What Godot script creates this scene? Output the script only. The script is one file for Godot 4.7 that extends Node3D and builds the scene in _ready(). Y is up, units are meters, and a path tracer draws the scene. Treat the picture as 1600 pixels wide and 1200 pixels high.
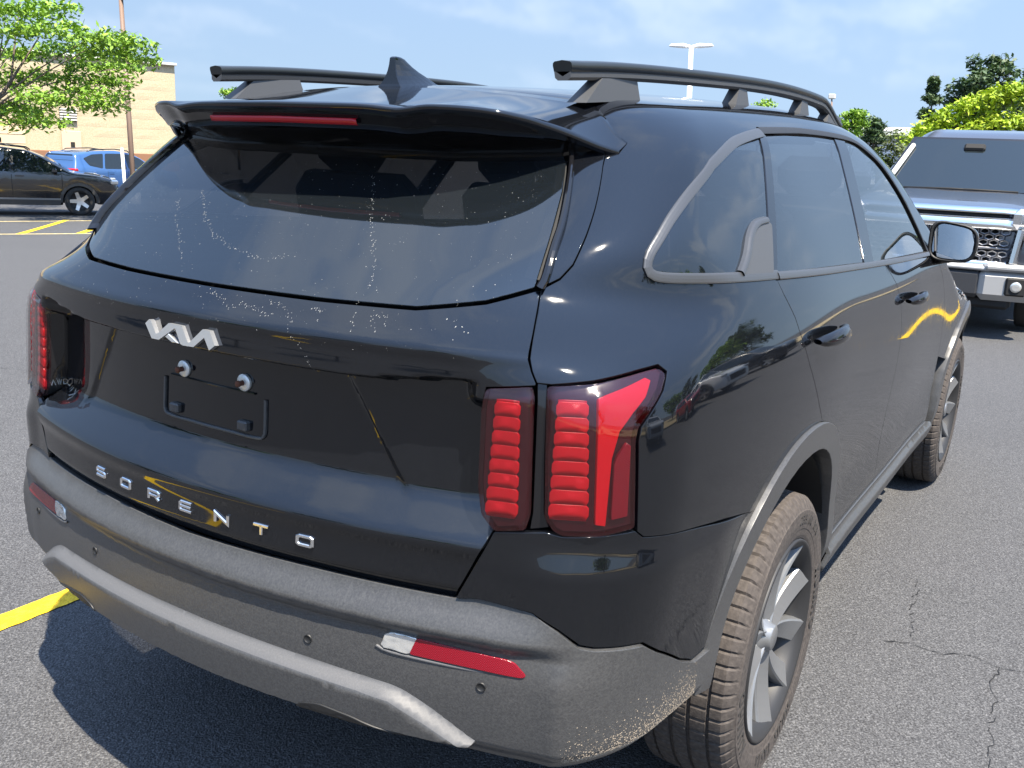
extends Node3D
# ------------------------------------------------------------------ helpers
var M := {}
var taken := {}

func numbered(n: String) -> String:
	if not taken.has(n):
		taken[n] = 0
		return n
	taken[n] += 1
	return "%s_%03d" % [n, taken[n]]

func thing(called: String, label: String, category: String, at := Vector3.ZERO, turn := 0.0, group := "") -> Node3D:
	var o := Node3D.new()
	o.name = numbered(called)
	add_child(o)
	o.position = at
	o.rotation.y = turn
	tag(o, label, category, group)
	return o

func tag(o: Node, label: String, category: String, group := "") -> void:
	o.set_meta("label", label)
	o.set_meta("category", category)
	if group != "":
		o.set_meta("group", group)

func put(called: String, mesh: Mesh, m: Material, parent: Node, at := Transform3D.IDENTITY) -> MeshInstance3D:
	var o := MeshInstance3D.new()
	o.name = called if parent != self else numbered(called)
	o.mesh = mesh
	if m:
		o.material_override = m
	o.transform = at
	parent.add_child(o, true)
	return o

func setting(o: Node) -> Node:
	o.set_meta("kind", "structure")
	return o

func lin(r: float, g: float, b: float, a := 1.0) -> Color:
	return Color(r, g, b, a).linear_to_srgb()

func mat(c: Color, rough := 0.5, metal := 0.0, spec := 0.5) -> StandardMaterial3D:
	var m := StandardMaterial3D.new()
	m.albedo_color = c
	m.roughness = rough
	m.metallic = metal
	m.metallic_specular = spec
	m.cull_mode = BaseMaterial3D.CULL_DISABLED
	return m

func noise_tex(freq: float, cols: Array, offs: Array, size := 512, seed_ := 1, kind := FastNoiseLite.TYPE_SIMPLEX_SMOOTH, octaves := 4) -> ImageTexture:
	var n := FastNoiseLite.new()
	n.seed = seed_
	n.frequency = freq
	n.noise_type = kind
	n.fractal_octaves = octaves
	var im := n.get_seamless_image(size, size, false, false, 0.12)
	var g := Gradient.new()
	g.colors = PackedColorArray(cols)
	g.offsets = PackedFloat32Array(offs)
	var out := Image.create(size, size, false, Image.FORMAT_RGBA8)
	var lut := []
	for i in 256:
		lut.append(g.sample(i / 255.0))
	var data := im.get_data()
	var bytes := PackedByteArray()
	bytes.resize(size * size * 4)
	for i in size * size:
		var c: Color = lut[data[i]]
		bytes[i * 4] = c.r8
		bytes[i * 4 + 1] = c.g8
		bytes[i * 4 + 2] = c.b8
		bytes[i * 4 + 3] = c.a8
	out = Image.create_from_data(size, size, false, Image.FORMAT_RGBA8, bytes)
	return ImageTexture.create_from_image(out)

# tileable speckle from random texels, fine and coarse mixed
func grain_tex(size: int, coarse: int, mixc: float, cols: Array, offs: Array, seed_: int) -> ImageTexture:
	var rng := RandomNumberGenerator.new()
	rng.seed = seed_
	var layers := []
	for s in [size / 2, size / coarse]:
		var b := PackedByteArray()
		b.resize(s * s)
		for i in s * s:
			b[i] = rng.randi() & 255
		var im := Image.create_from_data(s, s, false, Image.FORMAT_L8, b)
		im.resize(size, size, Image.INTERPOLATE_CUBIC)
		layers.append(im.get_data())
	var g := Gradient.new()
	g.colors = PackedColorArray(cols)
	g.offsets = PackedFloat32Array(offs)
	var lut := []
	for i in 256:
		lut.append(g.sample(i / 255.0))
	var out := PackedByteArray()
	out.resize(size * size * 4)
	var l0: PackedByteArray = layers[0]
	var l1: PackedByteArray = layers[1]
	for i in size * size:
		var c: Color = lut[int(l0[i] * (1.0 - mixc) + l1[i] * mixc)]
		out[i * 4] = c.r8
		out[i * 4 + 1] = c.g8
		out[i * 4 + 2] = c.b8
		out[i * 4 + 3] = 255
	return ImageTexture.create_from_image(Image.create_from_data(size, size, false, Image.FORMAT_RGBA8, out))

func tri_tex(m: StandardMaterial3D, s: float, world := false) -> StandardMaterial3D:
	m.uv1_triplanar = true
	m.uv1_world_triplanar = world
	m.uv1_scale = Vector3(s, s, s)
	return m

func arr_mesh(v: PackedVector3Array, n: PackedVector3Array, idx: PackedInt32Array) -> ArrayMesh:
	var a := []
	a.resize(Mesh.ARRAY_MAX)
	a[Mesh.ARRAY_VERTEX] = v
	a[Mesh.ARRAY_NORMAL] = n
	a[Mesh.ARRAY_INDEX] = idx
	var m := ArrayMesh.new()
	m.add_surface_from_arrays(Mesh.PRIMITIVE_TRIANGLES, a)
	return m

func mirrored(m: ArrayMesh) -> ArrayMesh:
	var a := m.surface_get_arrays(0)
	var v: PackedVector3Array = a[Mesh.ARRAY_VERTEX]
	var n: PackedVector3Array = a[Mesh.ARRAY_NORMAL]
	var ix: PackedInt32Array = a[Mesh.ARRAY_INDEX]
	for i in v.size():
		v[i].x = -v[i].x
		n[i].x = -n[i].x
	for i in range(0, ix.size(), 3):
		var t := ix[i]
		ix[i] = ix[i + 1]
		ix[i + 1] = t
	return arr_mesh(v, n, ix)

# a grid of points [row][col] as one smooth sheet
func sheet(rows: Array, smooth := true, wrap := false) -> ArrayMesh:
	var st := SurfaceTool.new()
	st.begin(Mesh.PRIMITIVE_TRIANGLES)
	sheet_into(st, rows, smooth, wrap)
	st.generate_normals()
	st.index()
	return st.commit()

func sheet_into(st: SurfaceTool, rows: Array, smooth := true, wrap := false) -> void:
	st.set_smooth_group(1 if smooth else -1)
	var nr := rows.size()
	for i in (nr if wrap else nr - 1):
		var a: Array = rows[i]
		var b: Array = rows[(i + 1) % nr]
		for j in a.size() - 1:
			for p in [a[j], b[j], b[j + 1], a[j], b[j + 1], a[j + 1]]:
				st.add_vertex(p)

# box with chamfered edges
func cbox_into(st: SurfaceTool, c: Vector3, s: Vector3, b := 0.01, basis := Basis.IDENTITY) -> void:
	st.set_smooth_group(-1)
	var h := s / 2
	b = minf(b, minf(h.x, minf(h.y, h.z)) * 0.9)
	var faces := []
	for ax in 3:
		for sg in [-1.0, 1.0]:
			var u := (ax + 1) % 3
			var w := (ax + 2) % 3
			var q := []
			for k in [[-1, -1], [1, -1], [1, 1], [-1, 1]]:
				var p := Vector3.ZERO
				p[ax] = sg * h[ax]
				p[u] = k[0] * (h[u] - b)
				p[w] = k[1] * (h[w] - b)
				q.append(p)
			faces.append(q)
	for ax in 3:
		var u := (ax + 1) % 3
		var w := (ax + 2) % 3
		for su in [-1.0, 1.0]:
			for sw in [-1.0, 1.0]:
				var q := []
				for e in [[-1, 0], [1, 0], [1, 1], [-1, 1]]:
					var p := Vector3.ZERO
					p[ax] = e[0] * (h[ax] - b)
					p[u] = su * (h[u] - (b if e[1] == 1 else 0.0))
					p[w] = sw * (h[w] - (0.0 if e[1] == 1 else b))
					q.append(p)
				faces.append(q)
	for q in faces:
		var n: Vector3 = (q[1] - q[0]).cross(q[2] - q[0])
		var mid: Vector3 = (q[0] + q[2]) / 2
		if n.dot(mid) > 0:
			q.reverse()
		for k in [0, 1, 2, 0, 2, 3]:
			st.add_vertex(c + basis * q[k])
	for sx in [-1, 1]:
		for sy in [-1, 1]:
			for sz in [-1, 1]:
				var a := Vector3(sx * h.x, sy * (h.y - b), sz * (h.z - b))
				var d := Vector3(sx * (h.x - b), sy * h.y, sz * (h.z - b))
				var e := Vector3(sx * (h.x - b), sy * (h.y - b), sz * h.z)
				if (d - a).cross(e - a).dot(a) > 0:
					var t := d
					d = e
					e = t
				for p in [a, d, e]:
					st.add_vertex(c + basis * p)

func cbox(c: Vector3, s: Vector3, b := 0.01, basis := Basis.IDENTITY) -> ArrayMesh:
	var st := SurfaceTool.new()
	st.begin(Mesh.PRIMITIVE_TRIANGLES)
	cbox_into(st, c, s, b, basis)
	st.generate_normals()
	st.index()
	return st.commit()

# tube along points with radii
func tube_into(st: SurfaceTool, pts: Array, radii: Array, sides := 8, caps := true) -> void:
	var rows := []
	for i in pts.size():
		var d: Vector3 = (pts[mini(i + 1, pts.size() - 1)] - pts[maxi(i - 1, 0)]).normalized()
		var a := d.cross(Vector3.UP)
		if a.length() < 0.05:
			a = d.cross(Vector3.RIGHT)
		a = a.normalized()
		var b := a.cross(d).normalized()
		var ring := []
		for k in sides + 1:
			var t := TAU * k / sides
			ring.append(pts[i] + (a * cos(t) + b * sin(t)) * radii[i])
		rows.append(ring)
	if caps:
		var e := []
		var f := []
		for k in sides + 1:
			e.append(pts[0])
			f.append(pts[-1])
		rows.push_front(e)
		rows.append(f)
	sheet_into(st, rows, true)

func tube(pts: Array, radii: Array, sides := 8) -> ArrayMesh:
	var st := SurfaceTool.new()
	st.begin(Mesh.PRIMITIVE_TRIANGLES)
	tube_into(st, pts, radii, sides)
	st.generate_normals()
	st.index()
	return st.commit()

# lathe about the x axis: profile of (x, r)
func lathe_x(prof: Array, seg := 48, smooth := true) -> ArrayMesh:
	var rows := []
	for k in seg + 1:
		var t := TAU * k / seg
		var row := []
		for p in prof:
			row.append(Vector3(p[0], p[1] * cos(t), p[1] * sin(t)))
		rows.append(row)
	return sheet(rows, smooth)

# flat polygon (x, y) extruded along z from z0 to z1, edges chamfered on the z1 side
func prism_into(st: SurfaceTool, poly: PackedVector2Array, z0: float, z1: float, bev: float, xf := Transform3D.IDENTITY) -> void:
	st.set_smooth_group(-1)
	var top := poly
	if bev > 0:
		var o := Geometry2D.offset_polygon(poly, -bev)
		if o.size() > 0 and o[0].size() == poly.size():
			var best := 0
			var bd := 1e9
			for k in poly.size():
				var dd: float = o[0][k].distance_to(poly[0])
				if dd < bd:
					bd = dd
					best = k
			top = PackedVector2Array()
			for k in poly.size():
				top.append(o[0][(k + best) % poly.size()])
	var tri := Geometry2D.triangulate_polygon(top)
	for i in range(0, tri.size(), 3):
		for k in [0, 2, 1]:
			var p := top[tri[i + k]]
			st.add_vertex(xf * Vector3(p.x, p.y, z1))
	var n := poly.size()
	var zb := z1 - bev
	for i in n:
		var j := (i + 1) % n
		var a := poly[i]
		var b := poly[j]
		var q1 := [Vector3(a.x, a.y, z0), Vector3(b.x, b.y, z0), Vector3(b.x, b.y, zb), Vector3(a.x, a.y, zb)]
		for k in [0, 2, 1, 0, 3, 2]:
			st.add_vertex(xf * q1[k])
		if bev > 0:
			var q2 := [Vector3(a.x, a.y, zb), Vector3(b.x, b.y, zb), Vector3(top[j].x, top[j].y, z1), Vector3(top[i].x, top[i].y, z1)]
			for k in [0, 2, 1, 0, 3, 2]:
				st.add_vertex(xf * q2[k])

func prism(poly: PackedVector2Array, z0: float, z1: float, bev := 0.0, xf := Transform3D.IDENTITY) -> ArrayMesh:
	var st := SurfaceTool.new()
	st.begin(Mesh.PRIMITIVE_TRIANGLES)
	prism_into(st, poly, z0, z1, bev, xf)
	st.generate_normals()
	st.index()
	return st.commit()

func v2(a: Array) -> PackedVector2Array:
	var r := PackedVector2Array()
	for p in a:
		r.append(Vector2(p[0], p[1]))
	return r

# ------------------------------------------------------------------ the body surface of the black car
const LN := 16000
var ZC: Array
var WZ: Array
var TY: Array
var GZ: Array
var YC: Array

func spline(xs: Array, ys: Array) -> Array:
	var n := xs.size()
	if xs[0] > xs[n - 1]:
		xs = xs.duplicate()
		ys = ys.duplicate()
		xs.reverse()
		ys.reverse()
	var a := []
	var b := []
	var c := []
	var d := []
	for i in n:
		if i == 0 or i == n - 1:
			a.append(0.0); b.append(1.0); c.append(0.0); d.append(0.0)
		else:
			var h0: float = xs[i] - xs[i - 1]
			var h1: float = xs[i + 1] - xs[i]
			a.append(h0); b.append(2 * (h0 + h1)); c.append(h1)
			d.append(6 * ((ys[i + 1] - ys[i]) / h1 - (ys[i] - ys[i - 1]) / h0))
	for i in range(1, n):
		var w: float = a[i] / b[i - 1]
		b[i] -= w * c[i - 1]
		d[i] -= w * d[i - 1]
	var m := []
	m.resize(n)
	m[n - 1] = d[n - 1] / b[n - 1]
	for i in range(n - 2, -1, -1):
		m[i] = (d[i] - c[i] * m[i + 1]) / b[i]
	var out := PackedFloat64Array()
	var k := 0
	for i in LN + 2:
		var v: float = xs[0] + (xs[n - 1] - xs[0]) * minf(i, LN) / LN
		while k < n - 2 and v > xs[k + 1]:
			k += 1
		var h: float = xs[k + 1] - xs[k]
		var p: float = (xs[k + 1] - v) / h
		var q: float = (v - xs[k]) / h
		out.append(p * ys[k] + q * ys[k + 1] + ((p * p * p - p) * m[k] + (q * q * q - q) * m[k + 1]) * h * h / 6)
	return [xs[0], LN / (xs[n - 1] - xs[0]), out]

func ev(s: Array, v: float) -> float:
	var f := clampf((v - s[0]) * s[1], 0.0, LN - 0.001)
	var i := int(f)
	var t: PackedFloat64Array = s[2]
	return t[i] + (t[i + 1] - t[i]) * (f - i)

func body_field(x: float, y: float, z: float) -> float:
	x = absf(x)
	var rear := z - (ev(ZC, y) - 0.24 * x * x)
	var side := x - (ev(WZ, z) - ev(TY, y) - maxf(0.0, y - 1.2) * ev(GZ, z))
	var roof := y - (ev(YC, z) - 0.11 * x * x)
	var e := (y - 1.25) / 0.08
	var r := 0.16 + 0.24 * exp(-e * e)
	var h := maxf(r - absf(rear - side), 0.0) / r
	var f := maxf(rear, side) + h * h * r * 0.25
	var front := -z - (4.74 - 0.28 * x * x - 0.25 * maxf(0.0, y - 0.7))
	h = maxf(0.2 - absf(f - front), 0.0) / 0.2
	f = maxf(f, front) + h * h * 0.05
	h = maxf(0.10 - absf(f - roof), 0.0) / 0.10
	return maxf(f, roof) + h * h * 0.025

const PX := 0.45
const PZ := -0.75
const UA := 1.15686
const UF := 4.40686

# wrap coordinate U (0 = middle of the tail, growing round the right side) and height y -> point, pushed out by off
func skin(U: float, y: float, off := 0.0) -> Vector3:
	var s := -1.0 if U < 0 else 1.0
	var u := absf(U)
	var ox := PX
	var oz := PZ
	var dx := 1.0
	var dz := 0.0
	if u < PX:
		ox = u
		dx = 0.0
		dz = 1.0
	elif u < UA:
		var a := (u - PX) / PX
		dx = sin(a)
		dz = cos(a)
	elif u < UF:
		oz = PZ - (u - UA)
	elif u < UF + PX * PI / 2:
		oz = -4.0
		var a := (u - UF) / PX
		dx = cos(a)
		dz = -sin(a)
	else:
		oz = -4.0
		ox = maxf(0.0, PX - (u - UF - PX * PI / 2))
		dx = 0.0
		dz = -1.0
	var lo := 0.0
	var hi := 1.3
	var flo := body_field(ox, y, oz)
	var fhi := body_field(ox + dx * hi, y, oz + dz * hi)
	var t := 0.0
	var side := 0
	for i in 24:
		t = (lo * fhi - hi * flo) / (fhi - flo)
		var f := body_field(ox + dx * t, y, oz + dz * t)
		if absf(f) < 0.0000002:
			break
		if f > 0:
			hi = t
			fhi = f
			if side == 1:
				flo *= 0.5
			side = 1
		else:
			lo = t
			flo = f
			if side == -1:
				fhi *= 0.5
			side = -1
	t += off
	return Vector3(s * (ox + dx * t), y, oz + dz * t)

func no_off(_u: float, _y: float) -> float:
	return 0.0

func skin_n(U: float, y: float, off: Callable, p: Vector3) -> Vector3:
	var e := 0.003
	var a := skin(U + e, y, off.call(U + e, y)) - p
	var b := skin(U, y + e, off.call(U, y + e)) - p
	return a.cross(b).normalized()

func resample(poly: PackedVector2Array, h: float) -> PackedVector2Array:
	var out := PackedVector2Array()
	for i in poly.size():
		var a := poly[i]
		var b := poly[(i + 1) % poly.size()]
		var n := maxi(1, int(ceil(a.distance_to(b) / h)))
		for k in n:
			out.append(a.lerp(b, float(k) / n))
	return out

# smooth a closed polygon's corners a little (Chaikin on corners), keeps long straight runs
func soften(poly: PackedVector2Array, r: float) -> PackedVector2Array:
	var out := PackedVector2Array()
	var n := poly.size()
	for i in n:
		var p := poly[i]
		var a := poly[(i - 1 + n) % n]
		var b := poly[(i + 1) % n]
		var ra := minf(r, p.distance_to(a) * 0.45)
		var rb := minf(r, p.distance_to(b) * 0.45)
		var s := p + (a - p).normalized() * ra
		var e := p + (b - p).normalized() * rb
		for k in 4:
			var t := k / 3.0
			out.append(s.lerp(p, t).lerp(p.lerp(e, t), t))
	return out

func delaunay(pts: PackedVector2Array) -> PackedInt32Array:
	var c := Vector2.ZERO
	for p in pts:
		c += p
	c /= pts.size()
	var q := PackedVector2Array()
	var rng := RandomNumberGenerator.new()
	rng.seed = 8
	for p in pts:
		q.append((p - c + Vector2(rng.randf_range(-1, 1), rng.randf_range(-1, 1)) * 0.0006) * 10.0)
	return Geometry2D.triangulate_delaunay(q)

# a body panel: polygon in (U, y) laid on the body surface with its edges turned in
func never(_p: Vector2) -> bool:
	return false

func panel(poly: PackedVector2Array, h: float, off := no_off, inset := 0.0018, depth := 0.014, skip := never, wall_only := false) -> ArrayMesh:
	if Geometry2D.is_polygon_clockwise(poly):
		poly.reverse()
	if inset > 0:
		var ins := Geometry2D.offset_polygon(poly, -inset, Geometry2D.JOIN_ROUND)
		var best: PackedVector2Array = ins[0]
		for q in ins:
			if q.size() > best.size():
				best = q
		poly = best
		if Geometry2D.is_polygon_clockwise(poly):
			poly.reverse()
	var edge := resample(poly, h * 0.8)
	var ne := edge.size()
	var pts := edge.duplicate()
	var box := Rect2(edge[0], Vector2.ZERO)
	for p in edge:
		box = box.expand(p)
	# cells near the edge, to keep inner points off it
	var near := {}
	for p in edge:
		var c := Vector2i(int(floor(p.x / h)), int(floor(p.y / h)))
		if not near.has(c):
			near[c] = []
		near[c].append(p)
	var jit := RandomNumberGenerator.new()
	jit.seed = 3
	var row := 0
	var y := box.position.y + h * 0.5
	while y < box.end.y:
		var x := box.position.x + (h * 0.5 if row % 2 else 0.0)
		while x < box.end.x:
			var p := Vector2(x + jit.randf_range(-0.1, 0.1) * h, y + jit.randf_range(-0.1, 0.1) * h)
			var ok := Geometry2D.is_point_in_polygon(p, poly)
			if ok:
				var c := Vector2i(int(floor(x / h)), int(floor(y / h)))
				for i in range(-1, 2):
					for j in range(-1, 2):
						for q in near.get(c + Vector2i(i, j), []):
							if p.distance_squared_to(q) < h * h * 0.4:
								ok = false
			if ok:
				pts.append(p)
			x += h
		y += h * 0.866
		row += 1
	var tri := delaunay(pts)
	var v := PackedVector3Array()
	var n := PackedVector3Array()
	for p in pts:
		var q := skin(p.x, p.y, off.call(p.x, p.y))
		v.append(q)
		n.append(skin_n(p.x, p.y, off, q))
	var ix := PackedInt32Array()
	for i in range(0, tri.size(), 3):
		var a := pts[tri[i]]
		var b := pts[tri[i + 1]]
		var c := pts[tri[i + 2]]
		if Geometry2D.is_point_in_polygon((a + b + c) / 3, poly):
			var cr := (b - a).cross(c - a)
			if absf(cr) < 1e-10:
				continue
			if cr > 0:
				ix.append_array([tri[i], tri[i + 2], tri[i + 1]])
			else:
				ix.append_array([tri[i], tri[i + 1], tri[i + 2]])
	if wall_only:
		ix.clear()
	# turned-in edge
	if depth > 0:
		var ring := [0, 0, 0]
		var outw := []
		for i in ne:
			var d := (edge[(i + 1) % ne] - edge[(i - 1 + ne) % ne]).normalized()
			var o2 := Vector2(d.y, -d.x)
			var e3 := skin(edge[i].x + o2.x * 0.003, edge[i].y + o2.y * 0.003, off.call(edge[i].x, edge[i].y)) - v[i]
			e3 -= n[i] * e3.dot(n[i])
			outw.append(e3.normalized())
		for k in 3:
			ring[k] = v.size()
			for i in ne:
				var o3: Vector3 = outw[i]
				match k:
					0:
						v.append(v[i] + o3 * 0.0009 - n[i] * 0.0005)
						n.append((n[i] + o3).normalized())
					1:
						v.append(v[i] + o3 * 0.0014 - n[i] * 0.0018)
						n.append((n[i] * 0.2 + o3).normalized())
					2:
						v.append(v[i] + o3 * 0.0012 - n[i] * depth)
						n.append(o3)
		for k in 3:
			var r0: int = 0 if k == 0 else ring[k - 1]
			var r1: int = ring[k]
			for i in ne:
				var j := (i + 1) % ne
				if skip.call(edge[i]) and skip.call(edge[j]):
					continue
				ix.append_array([r0 + i, r0 + j, r1 + j, r0 + i, r1 + j, r1 + i])
	return arr_mesh(v, n, ix)

# a strip of trim along a path in (U, y): crowned, width w, standing proud by hgt
func ribbon(path: Array, w: float, hgt: float, base := 0.0, closed := false, h := 0.02) -> ArrayMesh:
	var c := Curve2D.new()
	c.bake_interval = 0.004
	for i in path.size():
		var p := Vector2(path[i][0], path[i][1])
		var a := Vector2(path[maxi(i - 1, 0)][0], path[maxi(i - 1, 0)][1])
		var b := Vector2(path[mini(i + 1, path.size() - 1)][0], path[mini(i + 1, path.size() - 1)][1])
		var t := (b - a).normalized()
		var la := p.distance_to(a) * 0.33
		var lb := p.distance_to(b) * 0.33
		c.add_point(p, -t * la, t * lb)
	var L := c.get_baked_length()
	var n := maxi(2, int(L / h))
	var rows := []
	for i in n + 1:
		var s := L * i / n
		var p := c.sample_baked(s)
		var d := (c.sample_baked(minf(s + 0.006, L)) - c.sample_baked(maxf(s - 0.006, 0))).normalized()
		var o := Vector2(-d.y, d.x)
		var row := []
		for k in [[-0.5, -0.012], [-0.5, 0.4 * hgt], [-0.44, 0.85 * hgt], [-0.30, hgt], [0.0, hgt * 1.06], [0.30, hgt], [0.44, 0.85 * hgt], [0.5, 0.4 * hgt], [0.5, -0.012]]:
			var q: Vector2 = p + o * (k[0] * w)
			row.append(skin(q.x, q.y, base + k[1]))
		rows.append(row)
	return sheet(rows, false)

func both(called: String, m: ArrayMesh, mt: Material, parent: Node) -> Array:
	return [put(called, m, mt, parent), put(called, mirrored(m), mt, parent)]

func step01(a: float, b: float, v: float) -> float:
	var t := clampf((v - a) / (b - a), 0.0, 1.0)
	return t * t * (3 - 2 * t)

# ------------------------------------------------------------------ ground height
func ground_y(x: float, z: float) -> float:
	return -0.55 * step01(3.5, 24.0, -x) - 0.15 * step01(30.0, 80.0, -x)

func make_sky() -> Sky:
	var W := 1536
	var H := 768
	var im := Image.create(W, H, false, Image.FORMAT_RGBAF)
	var n1 := FastNoiseLite.new()
	n1.seed = 5
	n1.frequency = 1.6
	n1.fractal_octaves = 5
	n1.domain_warp_enabled = true
	n1.domain_warp_amplitude = 0.5
	n1.domain_warp_frequency = 1.2
	var n2 := FastNoiseLite.new()
	n2.seed = 11
	n2.frequency = 0.55
	n2.fractal_octaves = 3
	var sun := Vector3(0.42, 1.0, 0.24).normalized()
	for j in H:
		var el := (0.5 - (j + 0.5) / H) * PI
		var sy := sin(el)
		var t := pow(clampf(1.0 - maxf(sy, 0.0), 0.0, 1.0), 2.6)
		var base := Vector3(0.165, 0.30, 0.60).lerp(Vector3(0.365, 0.495, 0.625), t)
		if sy < 0:
			base = Vector3(0.365, 0.495, 0.625).lerp(Vector3(0.16, 0.16, 0.17), clampf(-sy * 12.0, 0, 1))
		for i in W:
			var c := base
			var az2 := ((i + 0.5) / W) * TAU
			if sy > 0.0:
				var az := (i + 0.5) / W * TAU
				var k := 1.0 / (sy + 0.13)
				var px := cos(az) * cos(el) * k
				var pz := sin(az) * cos(el) * k
				var cov := n2.get_noise_2d(px, pz) * 0.6 + n1.get_noise_2d(px * 0.7, pz * 1.5) * 0.55
				var a := clampf((cov - 0.02) * 1.7, 0.0, 1.0)
				a = a * a * (3 - 2 * a) * 0.50 * clampf(sy * 3.5 + 0.05, 0.0, 1.0)
				c = c.lerp(Vector3(0.78, 0.83, 0.88), a)
			# the air brightens towards the sun
			var ga := acos(clampf(Vector3(sin(az2), 0, -cos(az2)).dot(Vector3(sun.x, 0, sun.z)) * cos(el) + sy * sun.y, -1.0, 1.0)) if sy > -0.05 else 3.0
			var au := exp(-pow(ga / 0.95, 1.5))
			c = c * (1.0 + 1.5 * au) + Vector3(0.56, 0.74, 1.08) * au
			im.set_pixel(i, j, Color(c.x, c.y, c.z))
	var pm := PanoramaSkyMaterial.new()
	pm.panorama = ImageTexture.create_from_image(im)
	pm.energy_multiplier = 0.43
	var s := Sky.new()
	s.sky_material = pm
	return s

func light_and_camera() -> void:
	var cam := Camera3D.new()
	cam.name = "camera"
	add_child(cam)
	cam.position = Vector3(1.450, 1.511, 1.104)
	cam.rotation = Vector3(deg_to_rad(-13.81), deg_to_rad(31.80), deg_to_rad(2.57))
	cam.fov = 44.70
	cam.near = 0.05
	cam.far = 900.0
	cam.current = true
	var we := WorldEnvironment.new()
	we.name = "environment"
	var e := Environment.new()
	e.background_mode = Environment.BG_SKY
	e.sky = make_sky()
	e.tonemap_mode = Environment.TONE_MAPPER_LINEAR
	e.tonemap_exposure = 3.0
	e.sdfgi_enabled = true
	e.ssao_enabled = true
	e.ssil_enabled = true
	we.environment = e
	add_child(we)
	var sun := DirectionalLight3D.new()
	sun.name = "sun"
	add_child(sun)
	sun.look_at_from_position(Vector3(0.42, 1.0, 0.24) * 20.0, Vector3.ZERO, Vector3.UP)
	sun.light_energy = 1.6
	sun.light_color = Color(1.0, 0.955, 0.88)
	sun.light_angular_distance = 0.53
	sun.shadow_enabled = true

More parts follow.
